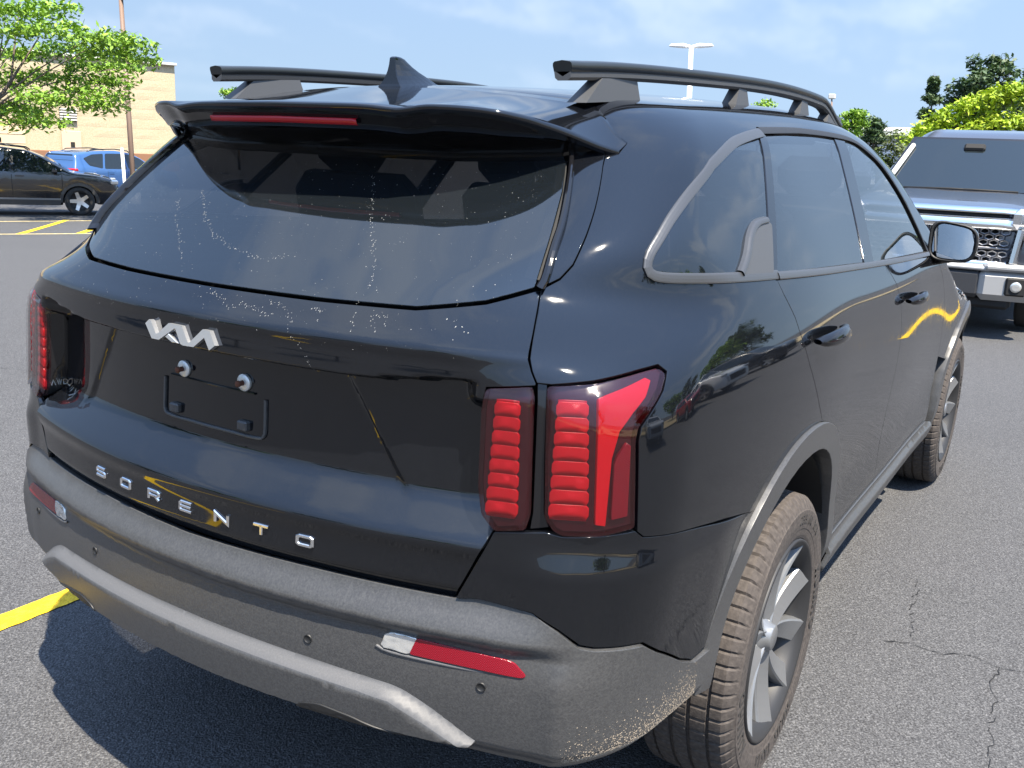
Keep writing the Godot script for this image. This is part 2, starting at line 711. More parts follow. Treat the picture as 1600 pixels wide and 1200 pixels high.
func materials() -> void:
	# black pearl paint with a dusty film of fine specks
	var dust := noise_tex(0.09, [lin(0.0035, 0.004, 0.0055), lin(0.0035, 0.004, 0.0055), lin(0.010, 0.010, 0.011), lin(0.06, 0.06, 0.057)], [0.0, 0.74, 0.85, 1.0], 1024, 3, FastNoiseLite.TYPE_SIMPLEX, 3)
	var rgh := noise_tex(0.012, [Color(0.02, 0.02, 0.02), Color(0.04, 0.04, 0.04), Color(0.08, 0.08, 0.08)], [0.2, 0.55, 0.9], 512, 8)
	var p := mat(Color.WHITE, 1.0, 0.0, 0.55)
	p.albedo_texture = dust
	p.roughness_texture = rgh
	M.paint = tri_tex(p, 3.0)
	M.gloss = mat(lin(0.006, 0.006, 0.007), 0.06)
	# grey unpainted cladding
	var cl := mat(Color.WHITE, 0.34, 0.0, 0.5)
	cl.albedo_texture = grain_tex(512, 4, 0.5, [lin(0.034, 0.034, 0.035), lin(0.045, 0.0455, 0.046), lin(0.060, 0.060, 0.059)], [0.2, 0.5, 0.85], 21)
	cl.heightmap_enabled = true
	cl.heightmap_texture = grain_tex(512, 4, 0.6, [Color.BLACK, Color.WHITE], [0.2, 0.8], 22)
	cl.heightmap_scale = 0.006
	M.clad = tri_tex(cl, 3.0)
	var cs := mat(Color.WHITE, 0.48, 0.0, 0.45)
	cs.albedo_texture = noise_tex(0.10, [lin(0.070, 0.071, 0.073), lin(0.080, 0.080, 0.082), lin(0.10, 0.099, 0.097)], [0.25, 0.6, 0.95], 512, 23)
	M.clad_silver = tri_tex(cs, 5.0)
	M.trim = mat(lin(0.085, 0.087, 0.09), 0.36, 0.6)
	M.black = mat(lin(0.006, 0.006, 0.006), 0.75)
	M.rubber_seal = mat(lin(0.008, 0.008, 0.008), 0.55)
	M.chrome = mat(lin(0.80, 0.80, 0.80), 0.16, 1.0)
	M.satin = mat(lin(0.70, 0.70, 0.69), 0.32, 0.85)
	M.rail = mat(lin(0.016, 0.018, 0.018), 0.30)
	M.rail_side = mat(lin(0.045, 0.047, 0.050), 0.5)
	var gl := mat(lin(0.006, 0.008, 0.010, 0.82), 0.0, 0.0, 0.7)
	gl.transparency = BaseMaterial3D.TRANSPARENCY_ALPHA
	M.tint = gl
	var g2 := mat(lin(0.012, 0.018, 0.020, 0.6), 0.0, 0.0, 0.7)
	g2.transparency = BaseMaterial3D.TRANSPARENCY_ALPHA
	M.glass = g2
	var ln := mat(lin(0.02, 0.0005, 0.001, 0.34), 0.03)
	ln.transparency = BaseMaterial3D.TRANSPARENCY_ALPHA
	M.lens = ln
	M.lamp_dark = mat(lin(0.022, 0.001, 0.003), 0.25)
	M.lamp_red = mat(lin(0.52, 0.0015, 0.006), 0.28)
	# prismatic pattern pressed into the lamp blocks
	var pris := Image.create(64, 64, false, Image.FORMAT_RGBA8)
	for y in 64:
		for x in 64:
			var h := 0.5 + 0.25 * cos(TAU * (x + y) / 16.0) + 0.25 * cos(TAU * (x - y) / 16.0)
			pris.set_pixel(x, y, Color(h, h, h))
	M.lamp_red.heightmap_enabled = true
	M.lamp_red.heightmap_texture = ImageTexture.create_from_image(pris)
	M.lamp_red.heightmap_scale = 0.06
	tri_tex(M.lamp_red, 70.0)
	M.lamp_deep = mat(lin(0.34, 0.002, 0.008), 0.25)
	M.lamp_blade = mat(lin(0.52, 0.002, 0.008), 0.15)
	M.reflector = mat(lin(0.17, 0.003, 0.010), 0.22)
	M.reflector.heightmap_enabled = true
	M.reflector.heightmap_texture = M.lamp_red.heightmap_texture
	M.reflector.heightmap_scale = 0.05
	tri_tex(M.reflector, 60.0)
	M.clear_lamp = mat(lin(0.62, 0.62, 0.60), 0.12, 0.7)
	# tyres with brown dust
	var ty := mat(Color.WHITE, 0.85, 0.0, 0.4)
	ty.albedo_texture = noise_tex(0.03, [lin(0.042, 0.036, 0.033), lin(0.056, 0.048, 0.043), lin(0.082, 0.070, 0.062)], [0.2, 0.5, 0.85], 512, 31)
	ty.heightmap_enabled = true
	ty.heightmap_texture = noise_tex(0.2, [Color.BLACK, Color.WHITE], [0.2, 0.8], 256, 32)
	ty.heightmap_scale = 0.04
	M.tyre = tri_tex(ty, 4.0)
	M.tyre_letter = mat(lin(0.020, 0.018, 0.017), 0.8)
	M.dirt = mat(lin(0.30, 0.25, 0.19), 0.95)
	M.rim = mat(lin(0.22, 0.225, 0.23), 0.32, 0.6)
	M.scale = mat(lin(0.24, 0.24, 0.23), 0.9)
	M.rim_in = mat(lin(0.03, 0.03, 0.031), 0.5, 0.4)
	M.rotor = mat(lin(0.22, 0.20, 0.18), 0.4, 0.8)
	M.seat = mat(lin(0.016, 0.016, 0.017), 0.8)
	M.rust = mat(lin(0.10, 0.035, 0.018), 0.9)
	M.washer = mat(lin(0.62, 0.63, 0.62), 0.35, 0.6)
	M.mirror = mat(lin(0.85, 0.87, 0.88), 0.0, 1.0)
	# asphalt
	var a := mat(Color.WHITE, 0.88, 0.0, 0.35)
	a.albedo_texture = grain_tex(1024, 4, 0.5, [lin(0.028, 0.028, 0.030), lin(0.056, 0.057, 0.060), lin(0.069, 0.070, 0.073), lin(0.135, 0.136, 0.139)], [0.18, 0.42, 0.60, 0.85], 41)
	a.heightmap_enabled = true
	a.heightmap_texture = grain_tex(1024, 4, 0.7, [Color.BLACK, Color.WHITE], [0.15, 0.85], 42)
	a.heightmap_scale = 0.25
	M.asphalt = tri_tex(a, 1.0, true)
	var yl := mat(Color.WHITE, 0.7, 0.0, 0.4)
	yl.albedo_texture = noise_tex(0.05, [lin(0.50, 0.30, 0.006), lin(0.66, 0.42, 0.010), lin(0.74, 0.50, 0.03)], [0.1, 0.45, 0.9], 512, 51)
	yl.heightmap_enabled = true
	yl.heightmap_texture = a.heightmap_texture
	yl.heightmap_scale = 0.25
	M.yellow = tri_tex(yl, 0.9, true)

func _ready() -> void:
	light_and_camera()
	materials()
	build_ground()
	build_black_suv()
	build_background()

# ------------------------------------------------------------------ the black car
const AX_R := 1.462      # U of the rear axle
const AX_F := 4.277
const AY := 0.375

func arc_pts(cu: float, a: float, b: float, d0: float, d1: float, n := 16) -> Array:
	var r := []
	for i in n + 1:
		var t := deg_to_rad(lerpf(d0, d1, float(i) / n))
		# slightly squared wheel arch
		var c := cos(t)
		var s := sin(t)
		r.append([cu + signf(c) * pow(absf(c), 0.92) * a, AY + signf(s) * pow(absf(s), 0.92) * b])
	return r

# angle on the arch at which the outline reaches height y
func arch_deg(b: float, y: float) -> float:
	return rad_to_deg(asin(clampf(pow(clampf((y - AY) / b, 0.0, 1.0), 1.0 / 0.92), 0.0, 1.0)))

func hatch_off(U: float, y: float) -> float:
	var x := absf(U)
	var top := 1.113 + 0.022 * step01(0.36, 0.60, x)
	var o := -0.058 * step01(0.862, 0.934, y) * (1.0 - step01(top, top + 0.016, y)) * (1.0 - step01(0.60, 0.63, x)) * (1.0 - step01(0.535, 0.572, x) * step01(1.085, 1.12, y))
	# raised middle field with slanting sides
	var ex := 0.337 + (1.111 - y) * 0.655
	o -= 0.007 * (1.0 - step01(ex - 0.010, ex + 0.010, x)) * step01(0.90, 0.94, y) * (1.0 - step01(top, top + 0.012, y))
	# crisp edge under the window
	o += 0.010 * exp(-pow((y - 1.193) / 0.016, 2.0))
	# lower edge rolls in
	o -= 0.02 * step01(0.785, 0.745, y)
	# lower character line
	o += 0.008 * exp(-pow((y - 0.858) / 0.02, 2.0))
	return o

func bump_off(U: float, y: float) -> float:
	var u := absf(U)
	var o := 0.024 - 0.030 * step01(0.698, 0.765, y) * (1.0 - step01(0.60, 0.72, u))
	o -= 0.004 * step01(0.60, 0.72, u)
	# face leans in below the shelf
	o -= 0.016 * step01(0.700, 0.676, y) * (1.0 - step01(0.64, 0.72, u))
	o += 0.020 * exp(-absf(u - 0.682) / 0.05) * step01(0.72, 0.62, y)
	o -= 0.03 * step01(0.50, 0.45, y)
	# foglamp pocket
	return o

func trim_top(u: float) -> float:
	return 0.593 - 0.010 * u - 0.012 * pow(u / 0.5, 3.0) - 0.085 * step01(0.47, 0.64, u)

func trim_low(u: float) -> Array:
	var sl := (trim_top(u + 0.002) - trim_top(u - 0.002)) / 0.004
	var k := 0.022 / sqrt(1.0 + sl * sl)
	return [u + sl * k, trim_top(u) - k]

func trim_off(U: float, y: float) -> float:
	var u := absf(U)
	var sl := (trim_top(u + 0.002) - trim_top(u - 0.002)) / 0.004
	var dn := (trim_top(u) - y) / sqrt(1.0 + sl * sl)
	var o := 0.006 + 0.026 * step01(-0.002, 0.026, dn)
	o -= 0.045 * step01(0.492, 0.462, y)
	return o * 1.0

func proud(v: float) -> Callable:
	return func(_u: float, _y: float) -> float: return v

func cap_curve(u0: float, u1: float, n: int) -> Array:
	var r := []
	for i in n + 1:
		var U := lerpf(u0, u1, float(i) / n)
		var y := 1.55
		for k in 5:
			y = ev(YC, skin(U, y).z) - 0.072
		r.append([U, y])
	return r

func build_black_suv() -> void:
	ZC = spline([.30, .48, .60, .70, .86, 1.0, 1.15, 1.20, 1.24, 1.30, 1.40, 1.52, 1.62, 1.72], [-.05, -.03, -.022, -.028, -.03, -.04, -.05, -.066, -.108, -.185, -.30, -.44, -.56, -.68])
	WZ = spline([.2, 0.0, -.2, -.4, -.7, -1.05, -1.6, -2.4, -3.2, -3.87, -4.3, -4.6, -4.75], [.76, .83, .875, .905, .93, .94, .93, .93, .935, .942, .89, .78, .65])
	TY = spline([.25, .36, .45, .58, .75, .92, 1.05, 1.15, 1.22, 1.28, 1.40, 1.55, 1.66, 1.75], [.10, .055, .03, .025, .012, .002, .006, .022, .045, .07, .125, .200, .26, .32])
	GZ = spline([.2, -.2, -.5, -.9, -1.5, -2.5, -3.5, -4.7], [.10, .06, .03, 0.0, 0.0, 0.0, .12, .2])
	YC = spline([.2, -.3, -.64, -.83, -1.2, -1.6, -2.1, -2.5, -2.75, -3.0, -3.3, -3.55, -3.8, -4.2, -4.6, -4.8], [1.56, 1.612, 1.652, 1.668, 1.690, 1.708, 1.708, 1.665, 1.575, 1.405, 1.225, 1.11, 1.07, 1.02, .92, .70])
	var car := thing("parked_suv", "black suv in the foreground seen from its rear right corner", "suv")
	body_sides(car)
	body_rear(car)
	body_top(car)
	lamps(car)
	bumper(car)
	side_glass(car)
	car_inside(car)
	wheels(car)
	side_details(car)

func body_sides(car: Node3D) -> void:
	# rear quarter with the roof side running forward over the doors
	var q := []
	q.append_array([[.766, 1.540], [.758, 1.532], [.738, 1.496], [.711, 1.422], [.692, 1.374], [.671, 1.326], [.651, 1.302], [.622, 1.285], [.623, 1.238], [.625, 1.186], [.630, 1.168], [.637, 1.150], [.655, 1.149], [.705, 1.156], [.766, 1.170], [.796, 1.175], [.808, 1.164], [.798, 1.136], [.765, 1.082], [.762, 1.060], [.768, .900], [.778, .888], [.838, .876], [.952, .850], [1.06, .828]])
	var da := arch_deg(.545, .812)
	q.append_array(arc_pts(AX_R, .515, .545, 180 - da, 79, 14))
	q.append_array([[1.518, .965], [1.411, 1.079], [1.357, 1.157], [1.343, 1.193], [1.310, 1.243], [1.292, 1.281], [1.20, 1.290], [1.076, 1.296], [.912, 1.303], [.833, 1.308], [.811, 1.3165], [.807, 1.334], [.825, 1.362], [.886, 1.413], [.983, 1.459], [1.141, 1.505], [1.322, 1.556], [1.45, 1.577], [1.575, 1.592], [1.981, 1.612], [2.330, 1.616], [2.559, 1.609], [2.731, 1.575], [2.90, 1.51], [3.06, 1.40], [3.16, 1.225], [3.20, 1.213], [3.56, 1.225]])
	var cap := cap_curve(0.745, 3.50, 60)
	cap.reverse()
	q.append_array(cap)
	for c in cap:
		c[1] += 0.0018
	both("quarter_panel", panel(v2(q), 0.018, no_off, 0.0018, 0.014, func(p: Vector2) -> bool: return p.y > 1.22 and p.y > ev(YC, skin(p.x, p.y).z) - 0.0745), M.paint, car)
	# doors
	var d := [[1.292, 1.278], [1.310, 1.243], [1.343, 1.193], [1.357, 1.157], [1.411, 1.079], [1.518, .965]]
	var a2 := arc_pts(AX_R, .515, .545, 79, 8, 14)
	d.append_array(a2)
	d.append_array([[2.052, .452], [2.60, .432], [2.60, .50], [2.60, .58], [2.592, .66], [2.583, .72], [2.577, .78], [2.577, .84], [2.581, .90], [2.583, .96], [2.573, 1.02], [2.545, 1.09], [2.50, 1.16], [2.40, 1.226], [2.326, 1.231]])
	both("rear_door", panel(v2(d), 0.022), M.paint, car)
	d = [[2.40, 1.226], [2.50, 1.16], [2.545, 1.09], [2.573, 1.02], [2.583, .96], [2.581, .90], [2.577, .84], [2.577, .78], [2.583, .72], [2.592, .66], [2.60, .58], [2.60, .50], [2.60, .432], [3.64, .42], [3.644, .558], [3.639, .649], [3.60, .75], [3.522, .905], [3.482, 1.009], [3.40, 1.12], [3.32, 1.195], [3.013, 1.208]]
	both("front_door", panel(v2(d), 0.024), M.paint, car)
	d = [[3.32, 1.195], [3.40, 1.12], [3.482, 1.009], [3.522, .905], [3.60, .75]]
	d.append_array(arc_pts(AX_F, .515, .545, 180 - arch_deg(.545, .70), 30, 16))
	d.append_array([[4.90, .64], [4.95, .80], [4.90, .90], [4.6, .96], [4.3, .985], [3.95, 1.015], [3.75, 1.05], [3.56, 1.13], [3.50, 1.20]])
	both("front_fender", panel(v2(d), 0.026), M.paint, car)
	# unpainted wheel arch trims, slightly proud
	for cu in [AX_R, AX_F]:
		var e0 := 180 - arch_deg(.545, .47 if cu == AX_R else .40)
		var p := arc_pts(cu, .513, .543, e0, 5.0, 26)
		var i := arc_pts(cu, .445, .480, 3.0, e0 + 1.0, 26)
		p.append_array(i)
		both("wheel_arch_trim", panel(v2(p), 0.014, proud(0.011), 0.0, 0.05), M.clad, car)
	# sills
	d = [[1.965, .458], [2.05, .458], [2.60, .455], [3.64, .450], [3.70, .44], [3.69, .335], [2.0, .335], [1.94, .37]]
	both("sill_cladding", panel(v2(d), 0.014, func(_u: float, y: float) -> float: return 0.004 + 0.024 * step01(.452, .420, y) - 0.02 * step01(.37, .335, y)), M.clad, car)
	# front end (seen only from elsewhere)
	d = [[-5.56, .62], [-5.2, .62], [-4.92, .64], [-4.97, .80], [-4.92, .90], [-5.2, .93], [-5.56, .93]]
	var f := [[4.92, .64], [5.2, .58], [5.56, .58], [5.56, .90], [5.2, .90], [4.93, .88], [4.97, .80]]
	both("front_fascia", panel(v2(f), 0.04), M.gloss, car)
	f = [[4.60, .36], [5.2, .30], [5.56, .30], [5.56, .575], [5.2, .575], [4.90, .63], [4.79, .60], [4.80, .45]]
	both("front_bumper", panel(v2(f), 0.04, proud(0.02)), M.clad, car)

func body_top(car: Node3D) -> void:
	# roof, windscreen and bonnet share one surface
	for part in [["roof", -0.545, -2.62, M.paint, 50], ["windscreen", -2.63, -3.50, M.glass, 14], ["bonnet", -3.51, -4.62, M.paint, 18]]:
		var rows := []
		var n: int = part[4]
		for i in n + 1:
			var z: float = lerpf(part[1], part[2], float(i) / n)
			var ycap := ev(YC, z) - 0.072
			var U := UA + (PZ - z)
			if z > PZ:
				U = PX + PX * (PI / 2 + atan2(z - PZ, -0.22)) if false else PX + PX * acos(clampf((z - PZ) / 0.23, -1, 1))
			var xc := absf(skin(U, ycap).x)
			if z > PZ:
				# solve x on the cap directly
				var lo := 0.3
				var hi := 0.95
				for k in 24:
					var m := (lo + hi) / 2
					if body_field(m, ycap, z) > 0:
						hi = m
					else:
						lo = m
				xc = lo
			var row := []
			var nc := 40
			for j in nc + 1:
				var s := (j / float(nc)) * 2 - 1
				s = signf(s) * (1 - pow(1 - absf(s), 1.5))
				var x := s * xc
				var lo := ycap - 0.05
				var hi := ycap + 0.12
				for k in 20:
					var m := (lo + hi) / 2
					if body_field(x, m, z) > 0:
						hi = m
					else:
						lo = m
				row.append(Vector3(x, ycap if j == 0 or j == nc else lo, z))
			rows.append(row)
		put(part[0], field_sheet(rows), part[3], car)
	# spoiler: sections across the car, from the roof seam over the trailing edge to the window
	var ex := [0.0, 0.16, 0.27, 0.315, 0.350, 0.38, 0.45, 0.53, 0.58, 0.62, 0.640]
	var ey := [1.5925, 1.5915, 1.5880, 1.5860, 1.5920, 1.5935, 1.591, 1.575, 1.553, 1.534, 1.528]
	var ez := [-.272, -.280, -.292, -.299, -.310, -.318, -.352, -.420, -.487, -.532, -.555]
	var sy := spline(ex, ey)
	var sz := spline(ex, ez)
	var rows := []
	var rows_in := []
	for i in range(-48, 49):
		var s := i / 48.0
		var x := s * 0.640
		var ax := absf(x)
		var e := Vector3(x, ev(sy, ax), ev(sz, ax))
		var zs := -0.668
		var seam := Vector3(x, 0, zs)
		# end sections run out to the roof side
		var k_end := step01(0.50, 0.64, ax)
		zs = lerpf(-0.668, -0.585, k_end)
		seam.z = zs
		var lo := 1.4
		var hi := 1.75
		for k in 22:
			var m := (lo + hi) / 2
			if body_field(x, m, zs) > 0:
				hi = m
			else:
				lo = m
		seam.y = lo + 0.0015
		var row := [seam + Vector3(0, -0.02, 0.0005), seam + Vector3(0, -0.002, 0.001), seam + Vector3(0, 0.0005, 0.003)]
		# top skin: follows the roof's slope, then runs straight to the edge
		var lo2 := 1.4
		var hi2 := 1.75
		for k in 22:
			var m := (lo2 + hi2) / 2
			if body_field(x, m, zs - 0.03) > 0:
				hi2 = m
			else:
				lo2 = m
		var slope := (lo2 - lo) / 0.03
		var len_ := (e.z - zs)
		for k in range(1, 13):
			var t := k / 12.0
			var z := lerpf(zs, e.z, t)
			var y := lerpf(seam.y, e.y, t) + (-slope * len_ - (e.y - seam.y)) * t * (1 - t) * 0.55
			row.append(Vector3(x, y, z))
		row.append(e + Vector3(0, -0.0015, 0.003))
		row.append(e + Vector3(0, -0.005, 0.004))
		row.append(e + Vector3(0, -0.009, 0.002))
		rows.append(row)
		# rear face and underside
		var wf := 1.0 - step01(0.46, 0.60, ax)
		var gy := 1.512 + 0.012 * step01(0.3, 0.6, ax)
		var gz := ev(ZC, gy) - 0.24 * ax * ax + 0.004
		var r2 := [e + Vector3(0, -0.009, 0.002), e + Vector3(0, -0.012, -0.004)]
		var f1 := e + Vector3(0, -0.020, -0.012)
		var f2 := e + Vector3(0, -0.020 - 0.026 * wf, -0.020 - 0.012 * wf)
		var g := Vector3(x, gy, minf(gz, e.z - 0.03))
		r2.append_array([f1, f1.lerp(f2, 0.5), f2, f2.lerp(g, 0.12) + Vector3(0, 0.004, 0), f2.lerp(g, 0.5) + Vector3(0, 0.006, 0), f2.lerp(g, 0.85) + Vector3(0, 0.002, 0), g, g + Vector3(0, -0.02, -0.012)])
		rows_in.append(r2)
	var sp := put("spoiler", sheet(rows), M.paint, car)
	put("spoiler_underside", sheet(rows_in), M.gloss, sp)
	# high brake light in the spoiler's rear face
	var bl := []
	for i in range(-16, 17):
		var x := i / 16.0 * 0.205
		var z := ev(sz, absf(x)) - 0.012
		var y := ev(sy, absf(x)) - 0.033
		bl.append([Vector3(x, y + 0.0065, z - 0.006), Vector3(x, y + 0.005, z + 0.0005), Vector3(x, y - 0.005, z - 0.003), Vector3(x, y - 0.0065, z - 0.010)])
	put("brake_light", sheet(bl), M.lamp_deep, sp)
	# gloss blades beside the window
	both("window_blade", ribbon([[.600, 1.548], [.628, 1.538], [.645, 1.515], [.648, 1.46], [.644, 1.40], [.636, 1.36], [.628, 1.305], [.622, 1.290]], 0.016, 0.020, -0.004, false, 0.012), M.gloss, sp)
	# shark fin aerial
	put("aerial_fin", shark_fin(), M.paint, car)
	# roof rails on feet
	for s in [-1.0, 1.0]:
		var rail := []
		var feet := []
		var st := SurfaceTool.new()
		st.begin(Mesh.PRIMITIVE_TRIANGLES)
		var lows := []
		for i in 41:
			var t := i / 40.0
			var z := lerpf(-0.575, -2.42, t)
			var x := 0.497 + 0.055 * sin(t * PI * 0.5) + 0.02 * t
			var roof_y := ev(YC, z) - 0.11 * x * x
			# bridge: stands clear at the back, comes down at the front end
			var hgt := lerpf(0.071, 0.068, t) - 0.045 * step01(0.86, 1.0, t)
			var y := roof_y + hgt
			var w := 0.0215
			var ring := []
			for k in [[-.9, -.0165], [-1.0, -.006], [-.97, -.001], [-.80, .002], [0, .0045], [.80, .002], [.97, -.001], [1.0, -.006], [.94, -.0165], [-.9, -.0165]]:
				var sk: float = (-0.62 * k[1] / 0.03) * 0.010 if i == 0 else 0.0
				ring.append(Vector3(s * (x + k[0] * w), y + k[1], z + sk * -1.0 + (0.010 if i == 0 else 0.0)))
			lows.append(Vector3(x, roof_y, z))
			rail.append(ring)
		var cap0 := []
		var cap1 := []
		for k in rail[0].size():
			var c: Vector3 = Vector3.ZERO
			for p in rail[0]:
				c += p
			c /= rail[0].size()
			cap0.append(c)
			var c1: Vector3 = Vector3.ZERO
			for p in rail[40]:
				c1 += p
			cap1.append(c1 / rail[40].size())
		sheet_into(st, rail, true)
		sheet_into(st, [cap0, rail[0]], false)
		sheet_into(st, [rail[40], cap1], false)
		st.generate_normals()
		st.index()
		var rr := put("roof_rail", st.commit(), M.rail, car)
		var low := []
		for ring in rail:
			var a: Vector3 = ring[8]
			var b: Vector3 = ring[0]
			var i0 := a.lerp(b, 0.04)
			low.append([b + Vector3(0, 0.002, 0), b.lerp(a, 0.08) + Vector3(0, -0.012, 0), b.lerp(a, 0.25) + Vector3(0, -0.017, 0), a.lerp(b, 0.20) + Vector3(0, -0.017, 0), i0 + Vector3(0, -0.011, 0), i0 + Vector3(0, 0.0005, 0)])
		var c0 := []
		for k in 6:
			c0.append((low[0][0] + low[0][1] + low[0][2] + low[0][3] + low[0][4] + low[0][5]) / 6.0)
		c0 = [c0[0], c0[0], c0[0], c0[0], c0[0], c0[0]]
		low.push_front(c0)
		put("rail_base", sheet(low, false), M.rail_side, rr)
		for f in [[-.615, -.865, .019, .075], [-1.385, -1.49, .017, .035], [-1.92, -2.02, .016, .03], [-2.22, -2.44, .016, .04]]:
			var fr := []
			for k in 7:
				var t := k / 6.0
				var up := t
				var z0: float = f[0] - f[3] * up
				var z1: float = f[1] + 0.012 * up
				var zm := (z0 + z1) / 2
				var tt: float = (-0.575 - zm) / (2.42 - 0.575)
				var xm := 0.497 + 0.055 * sin(tt * PI * 0.5) + 0.02 * tt
				var y0 := ev(YC, zm) - 0.11 * xm * xm - 0.004
				var y := y0 + up * 0.046
				var w: float = lerpf(f[2] + 0.004, f[2] * 0.8, up)
				var row := []
				for c in [[-1, 0], [-1, 1], [1, 1], [1, 0], [-1, 0]]:
					var zz := z1 if c[1] == 1 else z0
					row.append(Vector3(s * (xm + c[0] * w), y + (ev(YC, zz) - ev(YC, zm)), zz))
				fr.append(row)
			put("rail_foot", sheet(fr, false), M.rail_side, rr)

func field_sheet(rows: Array) -> ArrayMesh:
	var v := PackedVector3Array()
	var n := PackedVector3Array()
	var ix := PackedInt32Array()
	var nc: int = rows[0].size()
	for r in rows:
		for p in r:
			v.append(p)
			var e := 0.003
			n.append(Vector3(body_field(p.x + e, p.y, p.z) - body_field(p.x - e, p.y, p.z), body_field(p.x, p.y + e, p.z) - body_field(p.x, p.y - e, p.z), body_field(p.x, p.y, p.z + e) - body_field(p.x, p.y, p.z - e)).normalized())
	for i in rows.size() - 1:
		for j in nc - 1:
			var a := i * nc + j
			ix.append_array([a, a + nc, a + nc + 1, a, a + nc + 1, a + 1])
	return arr_mesh(v, n, ix)

func shark_fin() -> ArrayMesh:
	# cross sections by height: blunt upright back, long sloping nose
	var rows := []
	var hs := [0.0, 0.006, 0.014, 0.024, 0.036, 0.048, 0.058, 0.063, 0.066]
	for i in hs.size():
		var h: float = hs[i]
		var t: float = h / 0.066
		var zb := -0.640 - 0.012 * pow(t, 0.6)
		var zf := lerpf(-0.835, -0.690, pow(t, 0.86))
		var w := 0.0085 + 0.026 * pow(1 - t, 2.6)
		if i == hs.size() - 1:
			zb -= 0.004
			zf = -0.684
			w = 0.006
		var by := lerpf(1.648, 1.652, 0.5)
		var ring := []
		for k in [[-.96, 0], [-1, .03], [-.97, .2], [-.90, .35], [-.78, .5], [-.60, .67], [-.38, .83], [-.12, .97], [0, 1], [.12, .97], [.38, .83], [.60, .67], [.78, .5], [.90, .35], [.97, .2], [1, .03], [.96, 0], [-.96, 0]]:
			var z: float = lerpf(zb, zf, k[1])
			ring.append(Vector3(k[0] * w, ev(YC, z) - 0.003 + h * 1.0 if t < 0.3 else lerpf(ev(YC, z), ev(YC, -0.66), minf(1, (t - 0.3) * 2)) - 0.003 + h, z))
		rows.append(ring)
	var cap := []
	for k in rows[0].size():
		cap.append(Vector3(0, rows[-1][3].y + 0.0006, -0.668))
	rows.append(cap)
	return sheet(rows, false)

